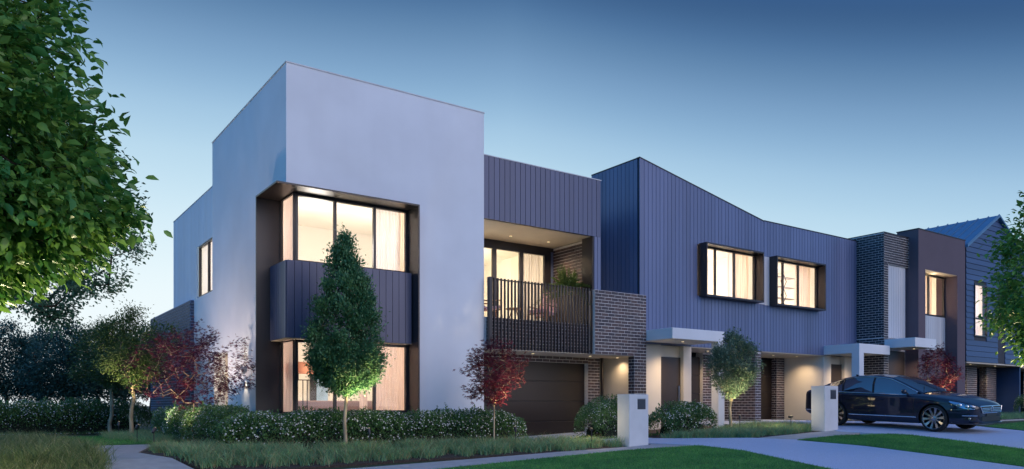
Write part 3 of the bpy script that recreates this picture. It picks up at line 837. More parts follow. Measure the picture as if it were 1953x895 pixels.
# ------------------------------------------------------------------ furnishings seen through the glass
curtain('rose curtain at the side pane of the upper corner window', 'x', 16.2, 17.02, 3.30, 5.62, 5.672, folds=7, amp=.012)
curtain('sheer curtain in the last pane of the upper corner window', 'y', 7.55, 8.22, 3.30, 5.62, 16.34, 'curtain_sheer', folds=8)
curtain('narrow tan curtain edge at the jamb of the upper corner window', 'y', 8.20, 8.42, 3.30, 5.62, 16.40, 'curtain_tan', folds=3)
curtain('rose curtain at the side pane of the lower corner window', 'x', 16.42, 17.02, .45, 2.55, 5.672, folds=5, amp=.012)
curtain('rose curtain in the last pane of the lower corner window', 'y', 7.55, 8.42, .45, 2.55, 16.36, 'curtain_rose', folds=9)
curtain('short rose curtain beside the middle pane of the lower corner window', 'y', 7.20, 7.40, .45, 2.55, 16.36, 'curtain_rose', folds=2)
curtain('white sheer curtain behind the balcony sliding door', 'y', 12.95, 13.75, 3.08, 5.40, 18.15, 'curtain_sheer', folds=9)
curtain('white sheer curtain behind the side window above the brick wall', 'x', 22.05, 23.68, 3.3, 5.8, 5.53, 'curtain_sheer', folds=12, amp=.015)
curtain('tan curtain in the window box of the sloping parapet house', 'y', 20.05, 20.72, 3.4, 5.85, 16.14, 'curtain_tan', folds=6)
curtain('pale sheer beside the tan curtain of the sloping parapet house', 'y', 19.80, 20.10, 3.4, 5.85, 16.22, 'curtain_sheer', folds=4)
curtain('tan curtain in the window box of the level parapet house', 'y', 23.25, 24.12, 3.4, 5.85, 16.14, 'curtain_tan', folds=8)
curtain('tan curtain in the window of the brown portal', 'y', 30.10, 31.15, 3.5, 6.0, 15.45, 'curtain_tan', folds=9)
curtain('white blind curtain in the tall window of the gabled house', 'y', 32.70, 33.72, 3.4, 6.0, 14.85, 'curtain_sheer', folds=7)

t = thing('floor_lamp', 'floor lamp with wide rose drum shade inside the lower corner window', 'floor lamp', (6.15, 16.85, .40))
MB().box(5.78, 6.42, 16.72, 17.0, 1.62, 1.88).build('lamp_shade', 'lampshade', t, bevel=.02)
MB().beam((5.95, 16.85, 1.48), (6.28, 16.85, 1.48), .02, .02).beam((5.95, 16.85, 1.48), (5.95, 16.85, 1.62), .02, .02).beam((6.28, 16.85, 1.48), (6.28, 16.85, 1.62), .02, .02).build('shade_frame', 'lamp_stand', t)
MB().beam((6.06, 16.85, .43), (6.06, 16.85, 1.48), .018, .018).beam((6.16, 16.85, .43), (6.16, 16.85, 1.48), .018, .018).build('stand', 'lamp_stand', t)
MB().lathe([(.001, .40), (.16, .40), (.16, .42), (.02, .44), (.001, .44)], 24, (6.11, 16.85, 0)).build('base', 'lamp_stand', t)
lamp('shade_lamp', 'POINT', (6.1, 16.86, 1.75), 3, WARM, None, shadow_soft_size=.05)
t = thing('sofa', 'blush sofa along the lower corner window sill', 'sofa', (7.0, 17.6, .40))
MB().box(5.95, 8.1, 17.35, 18.1, .42, .72).build('seat', 'sofa', t, bevel=.05, seg=2)
MB().box(5.95, 8.1, 17.15, 17.36, .42, 1.02).build('backrest', 'sofa', t, bevel=.05, seg=2)
for x in (5.80, 8.1): MB().box(x, x + .16, 17.15, 18.1, .42, .88).build('armrest', 'sofa', t, bevel=.05, seg=2)
t = thing('wall_picture', 'tall dark framed picture on the back wall of the lower corner room', 'picture', (7.7, 20.15, .9))
B('frame', 'frame_dark', t, (7.45, 7.62, 20.14, 20.18, .85, 2.2)); B('print', 'sky_picture', t, (7.63, 7.95, 20.15, 20.18, .85, 2.2))
t = thing('wall_picture', 'faint grey picture seen in the window of the sloping parapet house', 'picture', (19.5, 19.4, 4.6))
B('frame', 'timber', t, (19.0, 20.6, 19.44, 19.48, 4.1, 5.15)); B('print', 'picture_grey', t, (19.06, 20.54, 19.42, 19.439, 4.16, 5.09))
# diamond shelf in the level parapet house
t = thing('diamond_shelf', 'open shelf unit with dark diamond rods in the level parapet house', 'shelf', (23.3, 17.0, 3.3))
for z in (4.35, 4.75, 5.15, 5.5):
    B('shelf_board', 'picture_grey', t, (21.9, 24.4, 16.95, 17.2, z, z + .02))
for x in (22.2, 22.95, 23.7):
    for k in range(3):
        z = 4.1 + k * .5
        m = MB()
        for a, b in (((x, z), (x - .16, z + .25)), ((x - .16, z + .25), (x, z + .5)), ((x, z + .5), (x + .16, z + .25)), ((x + .16, z + .25), (x, z))):
            m.beam((a[0], 16.93, a[1]), (b[0], 16.93, b[1]), .018, .018)
        m.build('diamond_rod', 'lamp_stand', t)
t = thing('sideboard', 'timber sideboard under the window of the sloping parapet house', 'sideboard', (19.2, 16.6, 3.3))
B('sideboard_top', 'timber', t, (18.5, 20.0, 16.45, 16.8, 4.26, 4.30)); B('sideboard_body', 'timber', t, (18.52, 19.98, 16.47, 16.78, 3.3, 4.258))
for x, h, r, lab in ((19.15, .34, .06, 'tall grey vase in the window of the sloping parapet house'), (19.45, .18, .08, 'short round grey vase in the window of the sloping parapet house')):
    o = MB().lathe([(.001, 4.30), (r, 4.30), (r * 1.2, 4.3 + h * .4), (r * .5, 4.3 + h * .8), (r * .7, 4.3 + h), (.001, 4.3 + h)], 14, (x, 16.6, 0)).build('vase', 'picture_grey', smooth=True)
    tag(o, lab, 'vase')

# balcony furniture
def lounge_chair(loc, rz, label):
    t = thing('lounge_chair', label, 'chair', loc, 'balcony lounge chairs')
    T = Matrix.Translation(loc) @ Matrix.Rotation(rz, 4, 'Z')
    def put(m, name, mat, **k):
        m.v = [tuple(T @ Vector(v)) for v in m.v]; return m.build(name, mat, t, **k)
    prof = [(.32, .40), (.10, .36), (-.12, .34), (-.24, .42), (-.34, .70), (-.42, .95)]
    P = []
    for y in (-.27, .27): P.append([(x, y, z) for x, z in prof])
    m = MB()
    for i in range(len(prof) - 1):
        (x0, z0), (x1, z1) = prof[i], prof[i + 1]
        m.beam((x0, 0, z0), (x1, 0, z1), .54, .07, up=(0, 1, 0)) if False else None
    for off in (0, .07):
        b = len(m.v)
        for y in (-.27, .27):
            for i, (x, z) in enumerate(prof): m.v.append((x + off * .35, y, z + off))
    k = len(prof)
    for i in range(k - 1):
        m.f += [(i, i + 1, k + i + 1, k + i), (2 * k + i, 3 * k + i, 3 * k + i + 1, 2 * k + i + 1), (i, 2 * k + i, 2 * k + i + 1, i + 1), (k + i, k + i + 1, 3 * k + i + 1, 3 * k + i)]
    m.f += [(0, k, 3 * k, 2 * k), (k - 1, 3 * k - 1, 4 * k - 1, 2 * k - 1)]
    put(m, 'cushion', 'mauve', smooth=True)
    for s in (-.31, .31):
        put(MB().tube([(.34, s, .02), (.30, s, .40), (.28, s, .58), (-.1, s, .56), (-.30, s, .58), (-.46, s, 1.0)], .018, 8), 'side_frame', 'timber')
        put(MB().tube([(-.12, s, .36), (-.36, s, .02)], .018, 8), 'leg', 'timber')
    put(MB().beam((.30, -.31, .36), (.30, .31, .36), .03, .03).beam((-.16, -.31, .32), (-.16, .31, .32), .03, .03), 'rail', 'timber')
    return t
lounge_chair((11.0, 16.85, 3.05), math.radians(-20), 'mauve lounge chair with timber frame next to the white wall on the balcony')
lounge_chair((12.85, 16.85, 3.05), math.radians(200), 'mauve lounge chair turned toward the railing in front of the palm')
t = thing('side_table', 'small round timber table between the balcony lounge chairs', 'table', (11.9, 16.9, 3.05))
MB().lathe([(.001, 3.49), (.22, 3.49), (.22, 3.52), (.001, 3.52)], 24, (11.9, 16.9, 0)).build('table_top', 'timber', t)
for a in range(3):
    c, s = math.cos(a * 2.1), math.sin(a * 2.1)
    MB().tube([(11.9 + .07 * c, 16.9 + .07 * s, 3.49), (11.9 + .2 * c, 16.9 + .2 * s, 3.05)], .014, 6).build('leg', 'timber', t)

# ------------------------------------------------------------------ mailbox pillars
def mailbox(x, y, label, w=.58, d=.38, h=1.15):
    z = gz(x, y) - .03
    t = thing('mailbox_pillar', label, 'mailbox', (x, y, z), 'white rendered mailbox pillars')
    B('pillar', 'mailbox_white', t, (x, x + w, y, y + d, z, z + h + .03), bevel=.006)
    B('mail_slot_panel', 'slot_dark', t, (x + w * .42, x + w * .84, y - .006, y + .01, z + h - .30, z + h - .075), bevel=.003)
    B('slot_rim', 'steel', t, (x + w * .40, x + w * .86, y - .004, y + .009, z + h - .065, z + h - .055))
mailbox(11.65, 12.20, 'white rendered mailbox pillar at the end of the grass bed beside the first driveway')
mailbox(17.37, 11.22, 'white rendered mailbox pillar in front of the rear of the parked car')
mailbox(30.6, 11.45, 'white rendered mailbox pillar past the bonnet of the parked car')

# wall sconce, up and down
t = thing('wall_sconce', 'small up and down light on the white side wall behind the maple', 'wall light', (5.31, 18.8, 1.75))
MB().lathe([(.001, 1.66), (.04, 1.66), (.045, 1.68), (.045, 1.82), (.04, 1.84), (.001, 1.84)], 18, (5.29, 18.8, 0)).build('housing', 'steel', t, smooth=True)
B('wall_plate', 'steel', t, (5.325, 5.358, 18.77, 18.83, 1.70, 1.80))
for dz, zz in ((1, 1.86), (-1, 1.64)):
    lamp('sconce_lamp', 'SPOT', (5.27, 18.8, zz), 24, (1, .80, .55), None, (5.30, 18.8, zz + dz), spot_size=math.radians(62), spot_blend=.7, shadow_soft_size=.02)

# ------------------------------------------------------------------ vegetation kit
def unit(a):
    return a / np.maximum(np.linalg.norm(a, axis=-1, keepdims=True), 1e-9)

TEMPL = {
    'ovate': (np.array([(0, 0, 0), (.22, .34, .07), (.58, .42, .06), (1, 0, -.20), (.58, -.42, .06), (.22, -.34, .07), (.22, 0, 0), (.58, 0, -.04)]),
              np.array([(0, 6, 1), (1, 6, 7), (1, 7, 2), (2, 7, 3), (0, 5, 6), (5, 4, 7), (5, 7, 6), (4, 3, 7)])),
    'broad': (np.array([(0, 0, 0), (.42, .5, .12), (.42, 0, 0), (.42, -.5, .12), (1, 0, -.16)]), np.array([(0, 2, 1), (0, 3, 2), (1, 2, 4), (2, 3, 4)])),
    'quad': (np.array([(0, 0, 0), (.45, .5, .10), (1, 0, -.05), (.45, -.5, .10)]), np.array([(0, 3, 2), (0, 2, 1)])),
    'blossom': (np.array([(0, 0, .1)] + [(math.cos(a) * (.5 if i % 2 else .9), math.sin(a) * (.5 if i % 2 else .9), .25 if i % 2 == 0 else .0) for i, a in enumerate(np.arange(0, 10) * 2 * PI / 10)]),
                np.array([(0, i + 1, (i + 1) % 10 + 1) for i in range(10)])),
}
_l = [(0.0, 0.0, 0.0)]; _f = []
for _k, (_a, _r) in enumerate(((-1.25, .55), (-.62, .85), (0, 1.0), (.62, .85), (1.25, .55))):
    _b = len(_l)
    _l += [(.42 * _r * math.cos(_a - .22), .42 * _r * math.sin(_a - .22), .02), (_r * math.cos(_a), _r * math.sin(_a), -.14 * _r), (.42 * _r * math.cos(_a + .22), .42 * _r * math.sin(_a + .22), .02)]
    _f += [(0, _b, _b + 1), (0, _b + 1, _b + 2)]
TEMPL['maple'] = (np.array(_l), np.array(_f))

def leaves(name, mat, parent, c, d, nrm, L, Wd, kind='quad'):
    T, F = TEMPL[kind]
    d = unit(d); s = unit(np.cross(d, nrm)); nn = np.cross(s, d)
    V = (c[:, None, :] + (L[:, None] * T[None, :, 0])[..., None] * d[:, None, :] + (Wd[:, None] * T[None, :, 1])[..., None] * s[:, None, :]
         + (L[:, None] * T[None, :, 2])[..., None] * nn[:, None, :])
    n = len(c)
    FF = (F[None, :, :] + (np.arange(n) * len(T))[:, None, None]).reshape(-1, 3)
    return np_mesh(name, V.reshape(-1, 3), FF, mat, parent)

def rand_dirs(n):
    v = RNG.normal(size=(n, 3)); return unit(v)

def skeleton(trunk, targets, order_from):
    """join every target to the nearest node already grown; returns points, parents"""
    pts = [np.array(p, float) for p in trunk]; par = [-1] + list(range(len(trunk) - 1))
    tip0 = len(trunk) - 1
    order = np.argsort(np.linalg.norm(targets - np.array(order_from), axis=1))
    tip_idx = []
    ref = np.array(order_from)
    for i in order:
        t = targets[i]
        P = np.array(pts)
        dist = np.linalg.norm(P - t, axis=1) + .35 * np.maximum(P[:, 2] - t[2] + .02, 0)
        dist[:max(1, len(trunk) // 2)] += 5
        j = int(np.argmin(dist))
        a = pts[j]; L = np.linalg.norm(t - a)
        if L > .25:
            mid = a * .5 + t * .5 + np.array([0, 0, -.06 * L]) + RNG.normal(size=3) * .05 * L
            pts.append(mid); par.append(j); j = len(pts) - 1
        pts.append(t); par.append(j); tip_idx.append(len(pts) - 1)
    return np.array(pts), par, tip_idx

def limbs(name, mat, parent, pts, par, r0, trunk_r, ntrunk, expo=2.3, sides=6):
    n = len(pts); area = np.zeros(n)
    kids = [0] * n
    for i in range(n):
        if par[i] >= 0: kids[par[i]] += 1
    for i in range(n - 1, -1, -1):
        if kids[i] == 0: area[i] += r0 ** expo
        if par[i] >= 0: area[par[i]] += area[i]
    rad = area ** (1 / expo)
    rad = np.minimum(rad * min(1.0, trunk_r / max(rad[ntrunk - 1], 1e-6)), trunk_r)
    for i in range(ntrunk): rad[i] = trunk_r * (1.25 if i == 0 else 1.0 - .25 * i / max(1, ntrunk - 1)) 
    rad = np.maximum(rad, r0 * .6)
    A = np.array([pts[par[i]] for i in range(1, n)]); Bp = pts[1:]
    ra = np.array([min(rad[par[i]], rad[i] * 1.5) if par[i] >= ntrunk - 1 and i >= ntrunk else rad[par[i]] for i in range(1, n)]); rb = rad[1:]
    d = unit(Bp - A); up = np.where(np.abs(d[:, 2:3]) > .9, np.array([[1., 0, 0]]), np.array([[0, 0, 1.]]))
    s = unit(np.cross(d, up)); q = np.cross(s, d)
    ang = np.arange(sides) * 2 * PI / sides
    ring = s[:, None, :] * np.cos(ang)[None, :, None] + q[:, None, :] * np.sin(ang)[None, :, None]
    V = np.concatenate([A[:, None, :] + ring * ra[:, None, None], Bp[:, None, :] + ring * rb[:, None, None]], 1)
    k = np.arange(sides)
    F = np.stack([k, (k + 1) % sides, (k + 1) % sides + sides, k + sides], 1)
    FF = (F[None] + (np.arange(n - 1) * 2 * sides)[:, None, None]).reshape(-1, 4)
    return np_mesh(name, V.reshape(-1, 3), FF, mat, parent, smooth=True)

def crown_points(n, center, rx, ry, top, bottom, power=2.0, shell=.35, bump=.18, seed=0, bpower=None):
    """points through a crown: horizontal radii rx, ry; top/bottom extents; profile (1-(dz)^power)"""
    rng = np.random.default_rng(seed)
    out = []
    lob = rng.normal(size=(9, 3)); lob = lob / np.linalg.norm(lob, axis=1, keepdims=True); la = rng.uniform(-1, 1, 9)
    while len(out) < n:
        u = rng.uniform(-1, 1); th = rng.uniform(0, 2 * PI)
        h = abs(u)
        if u >= 0: prof = max(0, 1 - h ** power)
        else: prof = max(0, 1 - h ** (bpower or 2.0)) ** .6
        if rng.uniform() > prof + .12: continue
        r = rng.uniform(shell, 1) ** .6 if rng.uniform() < .85 else rng.uniform(.05, .6)
        dv = np.array([math.cos(th), math.sin(th), u])
        f = 1 + bump * float(np.sum(la * np.maximum(0, lob @ dv) ** 4))
        rr = r * prof * f
        out.append((center[0] + rx * rr * math.cos(th), center[1] + ry * rr * math.sin(th), center[2] + (u * top * (.9 + .1 * f) if u > 0 else u * bottom)))
    return np.array(out)

def tree(name, label, cat, base, trunk_top, trunk_r, targets, leafmat_, barkmat, per, spread, Ls, Wr=.5, kind='quad', droop=.25, outward=.8, r0=.006, group=None, crown_name='crown', flat=.6, cull=None, lean=0.0):
    t = thing(name, label, cat, base, group)
    nt_ = 6
    b = np.array(base, float); tt = np.array(trunk_top, float)
    trunk = [b + (tt - b) * k / (nt_ - 1) + (RNG.normal(size=3) * trunk_r * .35 * (0 < k < nt_ - 1)) for k in range(nt_)]
    trunk[0][2] -= .05
    pts, par, tips = skeleton(trunk, targets, tt)
    limbs('trunk', barkmat, t, pts, par, r0, trunk_r, nt_)
    tip = pts[tips]; par_ = np.array([pts[par[i]] for i in tips])
    dirs = unit(tip - par_)
    n = len(tip) * per
    idx = np.repeat(np.arange(len(tip)), per)
    back = RNG.uniform(-.2, .75, n)[:, None]
    c = tip[idx] - (tip[idx] - par_[idx]) * np.clip(back, 0, 1) * .8 + RNG.normal(size=(n, 3)) * spread
    cen = targets.mean(0)
    d = unit(dirs[idx] * outward + rand_dirs(n) * .9 + unit(c - cen) * .5)
    d[:, 2] -= droop
    nrm = unit(np.array([0, 0, 1.0]) * flat + rand_dirs(n) * (1 - flat))
    L = RNG.uniform(*Ls, n)
    if cull is not None:
        k = cull(c); c, d, nrm, L = c[k], d[k], nrm[k], L[k]
    leaves(crown_name, leafmat_, t, c, d, nrm, L, L * Wr, kind)
    return t

def blades(name, mat, parent, xy, h, w, lean, seg=3, curve=.6):
    n = len(xy)
    z = g(xy[:, 0], xy[:, 1])
    base = np.stack([xy[:, 0], xy[:, 1], z], 1)
    th = RNG.uniform(0, 2 * PI, n)
    ld = np.stack([np.cos(th), np.sin(th), np.zeros(n)], 1)
    ph = th + PI / 2 + RNG.normal(size=n) * .6
    sd = np.stack([np.cos(ph), np.sin(ph), np.zeros(n)], 1)
    rows = []
    for k in range(seg + 1):
        s = k / seg
        out = lean * h * (s ** 1.6); zz = h * (s - curve * lean * s ** 2.4 * .6)
        ctr = base + ld * out[:, None] + np.stack([np.zeros(n), np.zeros(n), zz], 1)
        ww = w * (1 - s * .9) if k < seg else np.zeros(n)
        if k < seg:
            rows.append(ctr - sd * ww[:, None] / 2); rows.append(ctr + sd * ww[:, None] / 2)
        else: rows.append(ctr)
    V = np.stack(rows, 1)
    k = V.shape[1]; F = []
    for j in range(seg - 1):
        a = 2 * j; F += [(a, a + 1, a + 3), (a, a + 3, a + 2)]
    a = 2 * (seg - 1); F += [(a, a + 1, a + 2)]
    F = np.array(F)
    FF = (F[None] + (np.arange(n) * k)[:, None, None]).reshape(-1, 3)
    return np_mesh(name, V.reshape(-1, 3), FF, mat, parent)

def in_poly(p, poly):
    x, y = p[:, 0], p[:, 1]; c = np.zeros(len(p), bool); j = len(poly) - 1
    for i in range(len(poly)):
        xi, yi = poly[i]; xj, yj = poly[j]
        c ^= ((yi > y) != (yj > y)) & (x < (xj - xi) * (y - yi) / (yj - yi + 1e-12) + xi)
        j = i
    return c

def scatter(poly, n, lo=None, hi=None):
    P = np.array(poly); a = P.min(0) if lo is None else np.maximum(P.min(0), lo); b = P.max(0) if hi is None else np.minimum(P.max(0), hi)
    p = RNG.uniform(a, b, size=(n, 2))
    return p[in_poly(p, poly)]

def tufts(name, label, poly, ntuft, per, h, rad=.10, mat='blade_tuft', straw=.0, w=.008, cat=None, lean=(.5, 1.1)):
    c = scatter(poly, ntuft)
    n = len(c) * per; idx = np.repeat(np.arange(len(c)), per)
    sz = RNG.uniform(.7, 1.2, len(c))[idx]
    xy = c[idx] + RNG.normal(size=(n, 2)) * (rad * sz)[:, None] * .55
    hh = RNG.uniform(h * .55, h * 1.1, n) * sz; ww = RNG.uniform(.7, 1.3, n) * w
    k = RNG.uniform(size=n) < straw
    o = blades(name, mat, None, xy[~k], hh[~k], ww[~k], RNG.uniform(*lean, (~k).sum()))
    tag(o, label, cat, kind='stuff')
    if k.sum():
        s = blades('seed_heads_lit', 'blade_straw_lit', o, xy[k], hh[k] * 1.15, ww[k] * .8, RNG.uniform(.5, 1.0, k.sum()))  # straw seed heads whose colour also holds the warm light on the tips
        tag(s, kind='stuff')
    return o

def hedge(name, label, path, width, height, dens=900, flowers=120, Ls=(.035, .065), seed=1, group=None, cat='hedge', ends=.5):
    """clipped flowering hedge along a polyline; foliage through its outer shell and loose shoots on top"""
    rng = np.random.default_rng(seed)
    path = np.array(path, float)
    seg = np.linalg.norm(np.diff(path, axis=0), axis=1); tot = seg.sum()
    t = thing(name, label, cat, (*path[0], gz(*path[0])), group)
    def at(s):
        k = np.searchsorted(np.cumsum(seg), s); k = np.minimum(k, len(seg) - 1)
        s0 = np.concatenate([[0], np.cumsum(seg)])[k]
        f = ((s - s0) / seg[k])[:, None]
        p = path[k] * (1 - f) + path[k + 1] * f
        d = (path[k + 1] - path[k]) / seg[k][:, None]
        return p, np.stack([-d[:, 1], d[:, 0]], 1), d
    ph = rng.uniform(0, 6, 6)
    def hfun(s): return height * (1 + .03 * np.sin(2.1 * s + ph[0]) + .03 * np.sin(4.7 * s + ph[1]) + .04 * np.sin(9.3 * s + ph[2]))
    def wfun(s): return width * .5 * (1 + .10 * np.sin(2.7 * s + ph[3]) + .08 * np.sin(5.9 * s + ph[4]))
    def sample(n, shell):
        s = rng.uniform(-.1, tot + .1, n); sc = np.clip(s, .001, tot - .001)
        p, nv, dv = at(sc)
        e = np.clip(np.minimum(s + .1, tot + .1 - s) / ends, 0, 1) ** .5
        a = rng.uniform(-.25, PI + .25, n)
        r = shell(n)
        ca, sa = np.cos(a), np.sin(a)
        k = .5
        cx = np.sign(ca) * np.abs(ca) ** k; sx = np.sign(sa) * np.abs(sa) ** k
        hh, ww = hfun(s), wfun(s)
        off = cx * ww * r * (.6 + .4 * e); z = np.maximum(.02, .12 * hh + sx * .88 * hh * r * (.55 + .45 * e))
        xy = p + nv * off[:, None] + dv * (s - sc)[:, None]
        c = np.stack([xy[:, 0], xy[:, 1], z + g(xy[:, 0], xy[:, 1])], 1)
        out = np.stack([nv[:, 0] * cx, nv[:, 1] * cx, np.maximum(sx, 0) + .25], 1)
        return c, out
    area = tot * (height * 2 + width)
    n = int(dens * 1.6 * area)
    c, out = sample(n, lambda n: rng.uniform(.70, 1.06, n))
    d = unit(out * .8 + rand_dirs(n) * .9 + np.array([0, 0, .25]))
    L = rng.uniform(*Ls, n)
    # loose shoots
    ns = int(tot * 16); cs, os_ = sample(ns, lambda n: rng.uniform(.98, 1.10, n))
    m = 9; idx = np.repeat(np.arange(ns), m); hgt = np.tile(np.linspace(0, .11, m), ns) * rng.uniform(.4, 1.2, ns)[idx]
    c2 = cs[idx] + unit(os_ + np.array([0, 0, .9]))[idx] * hgt[:, None]
    d2 = unit(rand_dirs(len(c2)) + np.array([0, 0, .5]) + os_[idx] * .4)
    C = np.concatenate([c, c2]); D = np.concatenate([d, d2]); LL = np.concatenate([L, rng.uniform(*Ls, len(c2))])
    nrm = unit(np.concatenate([out, os_[idx]]) * .6 + rand_dirs(len(C)) * .6)
    leaves('foliage', 'leaf_hedge', t, C, D, nrm, LL, LL * .5, 'quad')
    # added dark filler hull, stops the view through the leaves
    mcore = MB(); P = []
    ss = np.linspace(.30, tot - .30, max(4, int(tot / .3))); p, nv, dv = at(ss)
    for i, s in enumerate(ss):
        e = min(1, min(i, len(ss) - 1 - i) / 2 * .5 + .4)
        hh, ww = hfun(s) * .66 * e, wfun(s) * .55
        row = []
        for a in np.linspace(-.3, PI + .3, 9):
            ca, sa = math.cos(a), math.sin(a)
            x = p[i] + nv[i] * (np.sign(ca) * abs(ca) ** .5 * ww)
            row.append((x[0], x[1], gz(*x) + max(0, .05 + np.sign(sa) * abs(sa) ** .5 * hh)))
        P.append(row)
    mcore.grid(P).build('inner_filler', 'hedge_core', t)
    nf = int(flowers * area)
    c, out = sample(nf, lambda n: rng.uniform(1.0, 1.09, n))
    nrm = unit(out + rand_dirs(nf) * .5)
    d = unit(np.cross(nrm, rand_dirs(nf)))
    r = rng.uniform(.014, .026, nf)
    o = leaves('blossoms', 'blossom', t, c, d, nrm, r, r, 'blossom'); tag(o, kind='stuff')
    return t

def spotlight(x, y, aim, energy, label, col=(1, .78, .42), size=50, blend=.8, fill=3.0, sh=.9):
    z = gz(x, y)
    t = thing('garden_spotlight', label, 'garden light', (x, y, z), 'garden uplights')
    d = (Vector(aim) - Vector((x, y, z + .40))).normalized()
    p0 = Vector((x, y, z + .40))
    MB().tube([(x, y, z - .03), (x, y, z + .37)], .010, 8).build('stake', 'frame_dark', t)
    MB().tube([p0 - d * .05, p0 + d * .06, p0 + d * .065], [.026, .034, .030], 14).build('housing', 'frame_dark', t)
    MB().tube([p0 + d * .066, p0 + d * .069], [.027, .027], 14).build('lens', 'lamp_glow', t)
    lamp('fill_lamp', 'POINT', (x, y - .02, z + sh), fill, col, None, shadow_soft_size=.12)  # added lamp without a fixture, brightens the grass around the spotlight
    lamp('spot_lamp', 'SPOT', tuple(p0 + d * .085), energy * 5, col, None, aim, spot_size=math.radians(size), spot_blend=blend, shadow_soft_size=.03)

# ------------------------------------------------------------------ trees
# big broadleaf tree leaning in from the left of the path
bx_, by_ = -.45, 11.25; bz_ = gz(bx_, by_)
tg = crown_points(840, (bx_, by_, 3.25), 1.80, 1.9, 5.0, .85, power=1.8, seed=3, bump=.22)
tree('broadleaf_tree', 'large broadleaf tree with big glossy leaves nearest the camera', 'tree', (bx_, by_, bz_), (bx_ + .1, by_, 1.75), .12, tg, 'leaf_big', 'bark_dark', 72, .14, (.09, .18), .58, 'ovate', .35, r0=.005, flat=.5)
# finer tree behind it
fx, fy = -.35, 18.6; fz = gz(fx, fy)
tg = crown_points(170, (1.25, 17.5, 4.55), 1.70, 1.75, 2.3, 2.0, power=1.9, seed=5, bump=.45, shell=.3)
tree('airy_tree', 'airy small leaved tree behind the large broadleaf tree', 'tree', (fx, fy, fz), (fx + .25, fy - .1, 2.1), .12, tg, 'leaf_blue', 'bark_dark', 95, .13, (.06, .105), .6, 'quad', .1, r0=.007)
# lollipop street trees along the side wall
for i, (x, y, lab, s) in enumerate(((3.70, 24.2, 'slim round crowned tree with lit trunk close to the side brick wall', 4), (3.60, 27.6, 'slim round crowned tree standing farther back by the flowering hedge', 6))):
    z = gz(x, y)
    tg = crown_points(120, (x, y, 2.45), 1.05, 1.05, 1.15, .95, power=2.0, seed=s, bump=.25)
    tree('street_tree', lab, 'tree', (x, y, z), (x, y, 1.45), .065, tg, 'leaf_street', 'bark_pale', 120, .12, (.055, .09), .5, 'quad', .2, group='slim street trees by the side wall')
# dark trees beyond the back hedge
FAR = [(12, 33, 4.5, 1.25, 'dark bushy tree at the left picture edge beyond the hedge'), (78, 36, 4.3, 1.25, 'dark dense tree second from the left picture edge beyond the hedge'),
       (128, 31, 4.2, 1.15, 'dark tree with branching trunk showing against the sky beyond the hedge'), (188, 35, 4.3, 1.35, 'dark dense tree right of the branching one beyond the hedge'),
       (238, 38, 4.2, 1.3, 'dark tree behind the lit street tree trunks'), (288, 40, 5.0, 1.3, 'dark tree next to the side brick wall of the corner house')]
for i, (px, dd, top, rad, lab) in enumerate(FAR):
    k = (px - 976.5) / 1466
    x, y = dd * (.5736 + k * .8192), dd * (.8192 - k * .5736)
    tg = crown_points(125, (x, y, top * .60), rad * 1.1, rad * 1.1, top * .40, top * .32, power=2.4, seed=20 + i, bump=.4)
    tree('dark_tree', lab, 'tree', (x, y, gz(x, y)), (x, y, top * .30), .10, tg, 'leaf_far', 'bark_dark', 85, .20, (.08, .15), .6, 'quad', .1, r0=.010, group='dark trees beyond the back hedge')
# columnar tree in front of the bay
x, y = 6.07, 14.45; z = gz(x, y)
tg = crown_points(500, (x, y, 2.05), .74, .74, 2.28, .86, power=1.55, seed=33, bump=.22, bpower=2.2)
tree('columnar_tree', 'dense columnar tree with pale trunk in front of the glazed corner bay', 'tree', (x, y, z), (x, y, 1.45), .040, tg, 'leaf_column', 'bark_pale', 95, .075, (.045, .08), .5, 'quad', -.25, r0=.003)
# red maples
def maple(base, h0, cz, rx, top, bottom, n, per, lab, seed, lm='leaf_maple', tr=.022, trunk_h=None):
    x, y = base; z = gz(x, y)
    tg = crown_points(n, (x, y, cz), rx, rx, top, bottom, power=2.4, seed=seed, bump=.3, shell=.2)
    tree('japanese_maple', lab, 'tree', (x, y, z), (x, y, trunk_h), tr, tg, lm, 'bark_pale', per, .07, (.055, .095), 1.0, 'maple', .35, r0=.0025, group='red maples', flat=.65)
maple((9.35, 14.05), .8, 1.70, .78, .70, .72, 140, 20, 'red maple with slender pale trunk in front of the brown garage door', 11, trunk_h=.95)
maple((3.95, 17.9), .8, 1.75, 1.35, .85, .80, 190, 22, 'wide purple maple with fine branches beside the white side wall', 12, 'leaf_maple_purple', .026, .62)
maple((25.9, 12.6), .8, 2.05, .82, .80, .75, 130, 19, 'small red maple behind the bonnet of the parked car', 13, trunk_h=1.2)
# ball tree
x, y = 16.35, 13.3; z = gz(x, y)
tg = crown_points(200, (x, y, 2.0), .76, .76, .84, .84, power=2.3, seed=15, bump=.22)
tree('ball_tree', 'round grey green standard tree in the bed between the driveways', 'tree', (x, y, z), (x, y, 1.25), .045, tg, 'leaf_ball', 'bark_pale', 62, .075, (.045, .08), .5, 'quad', .0, r0=.003)
# tree at the right edge
x, y = 16.25, 5.75; z = gz(x, y)
tg = crown_points(260, (x, y, 3.15), 1.35, 1.35, 2.0, 1.55, power=1.8, seed=17, bump=.3)
tree('verge_tree', 'leafy verge tree cut by the right picture edge', 'tree', (x, y, z), (x, y, 1.5), .06, tg, 'leaf_big', 'bark_dark', 50, .12, (.085, .14), .55, 'ovate', .3, r0=.004)

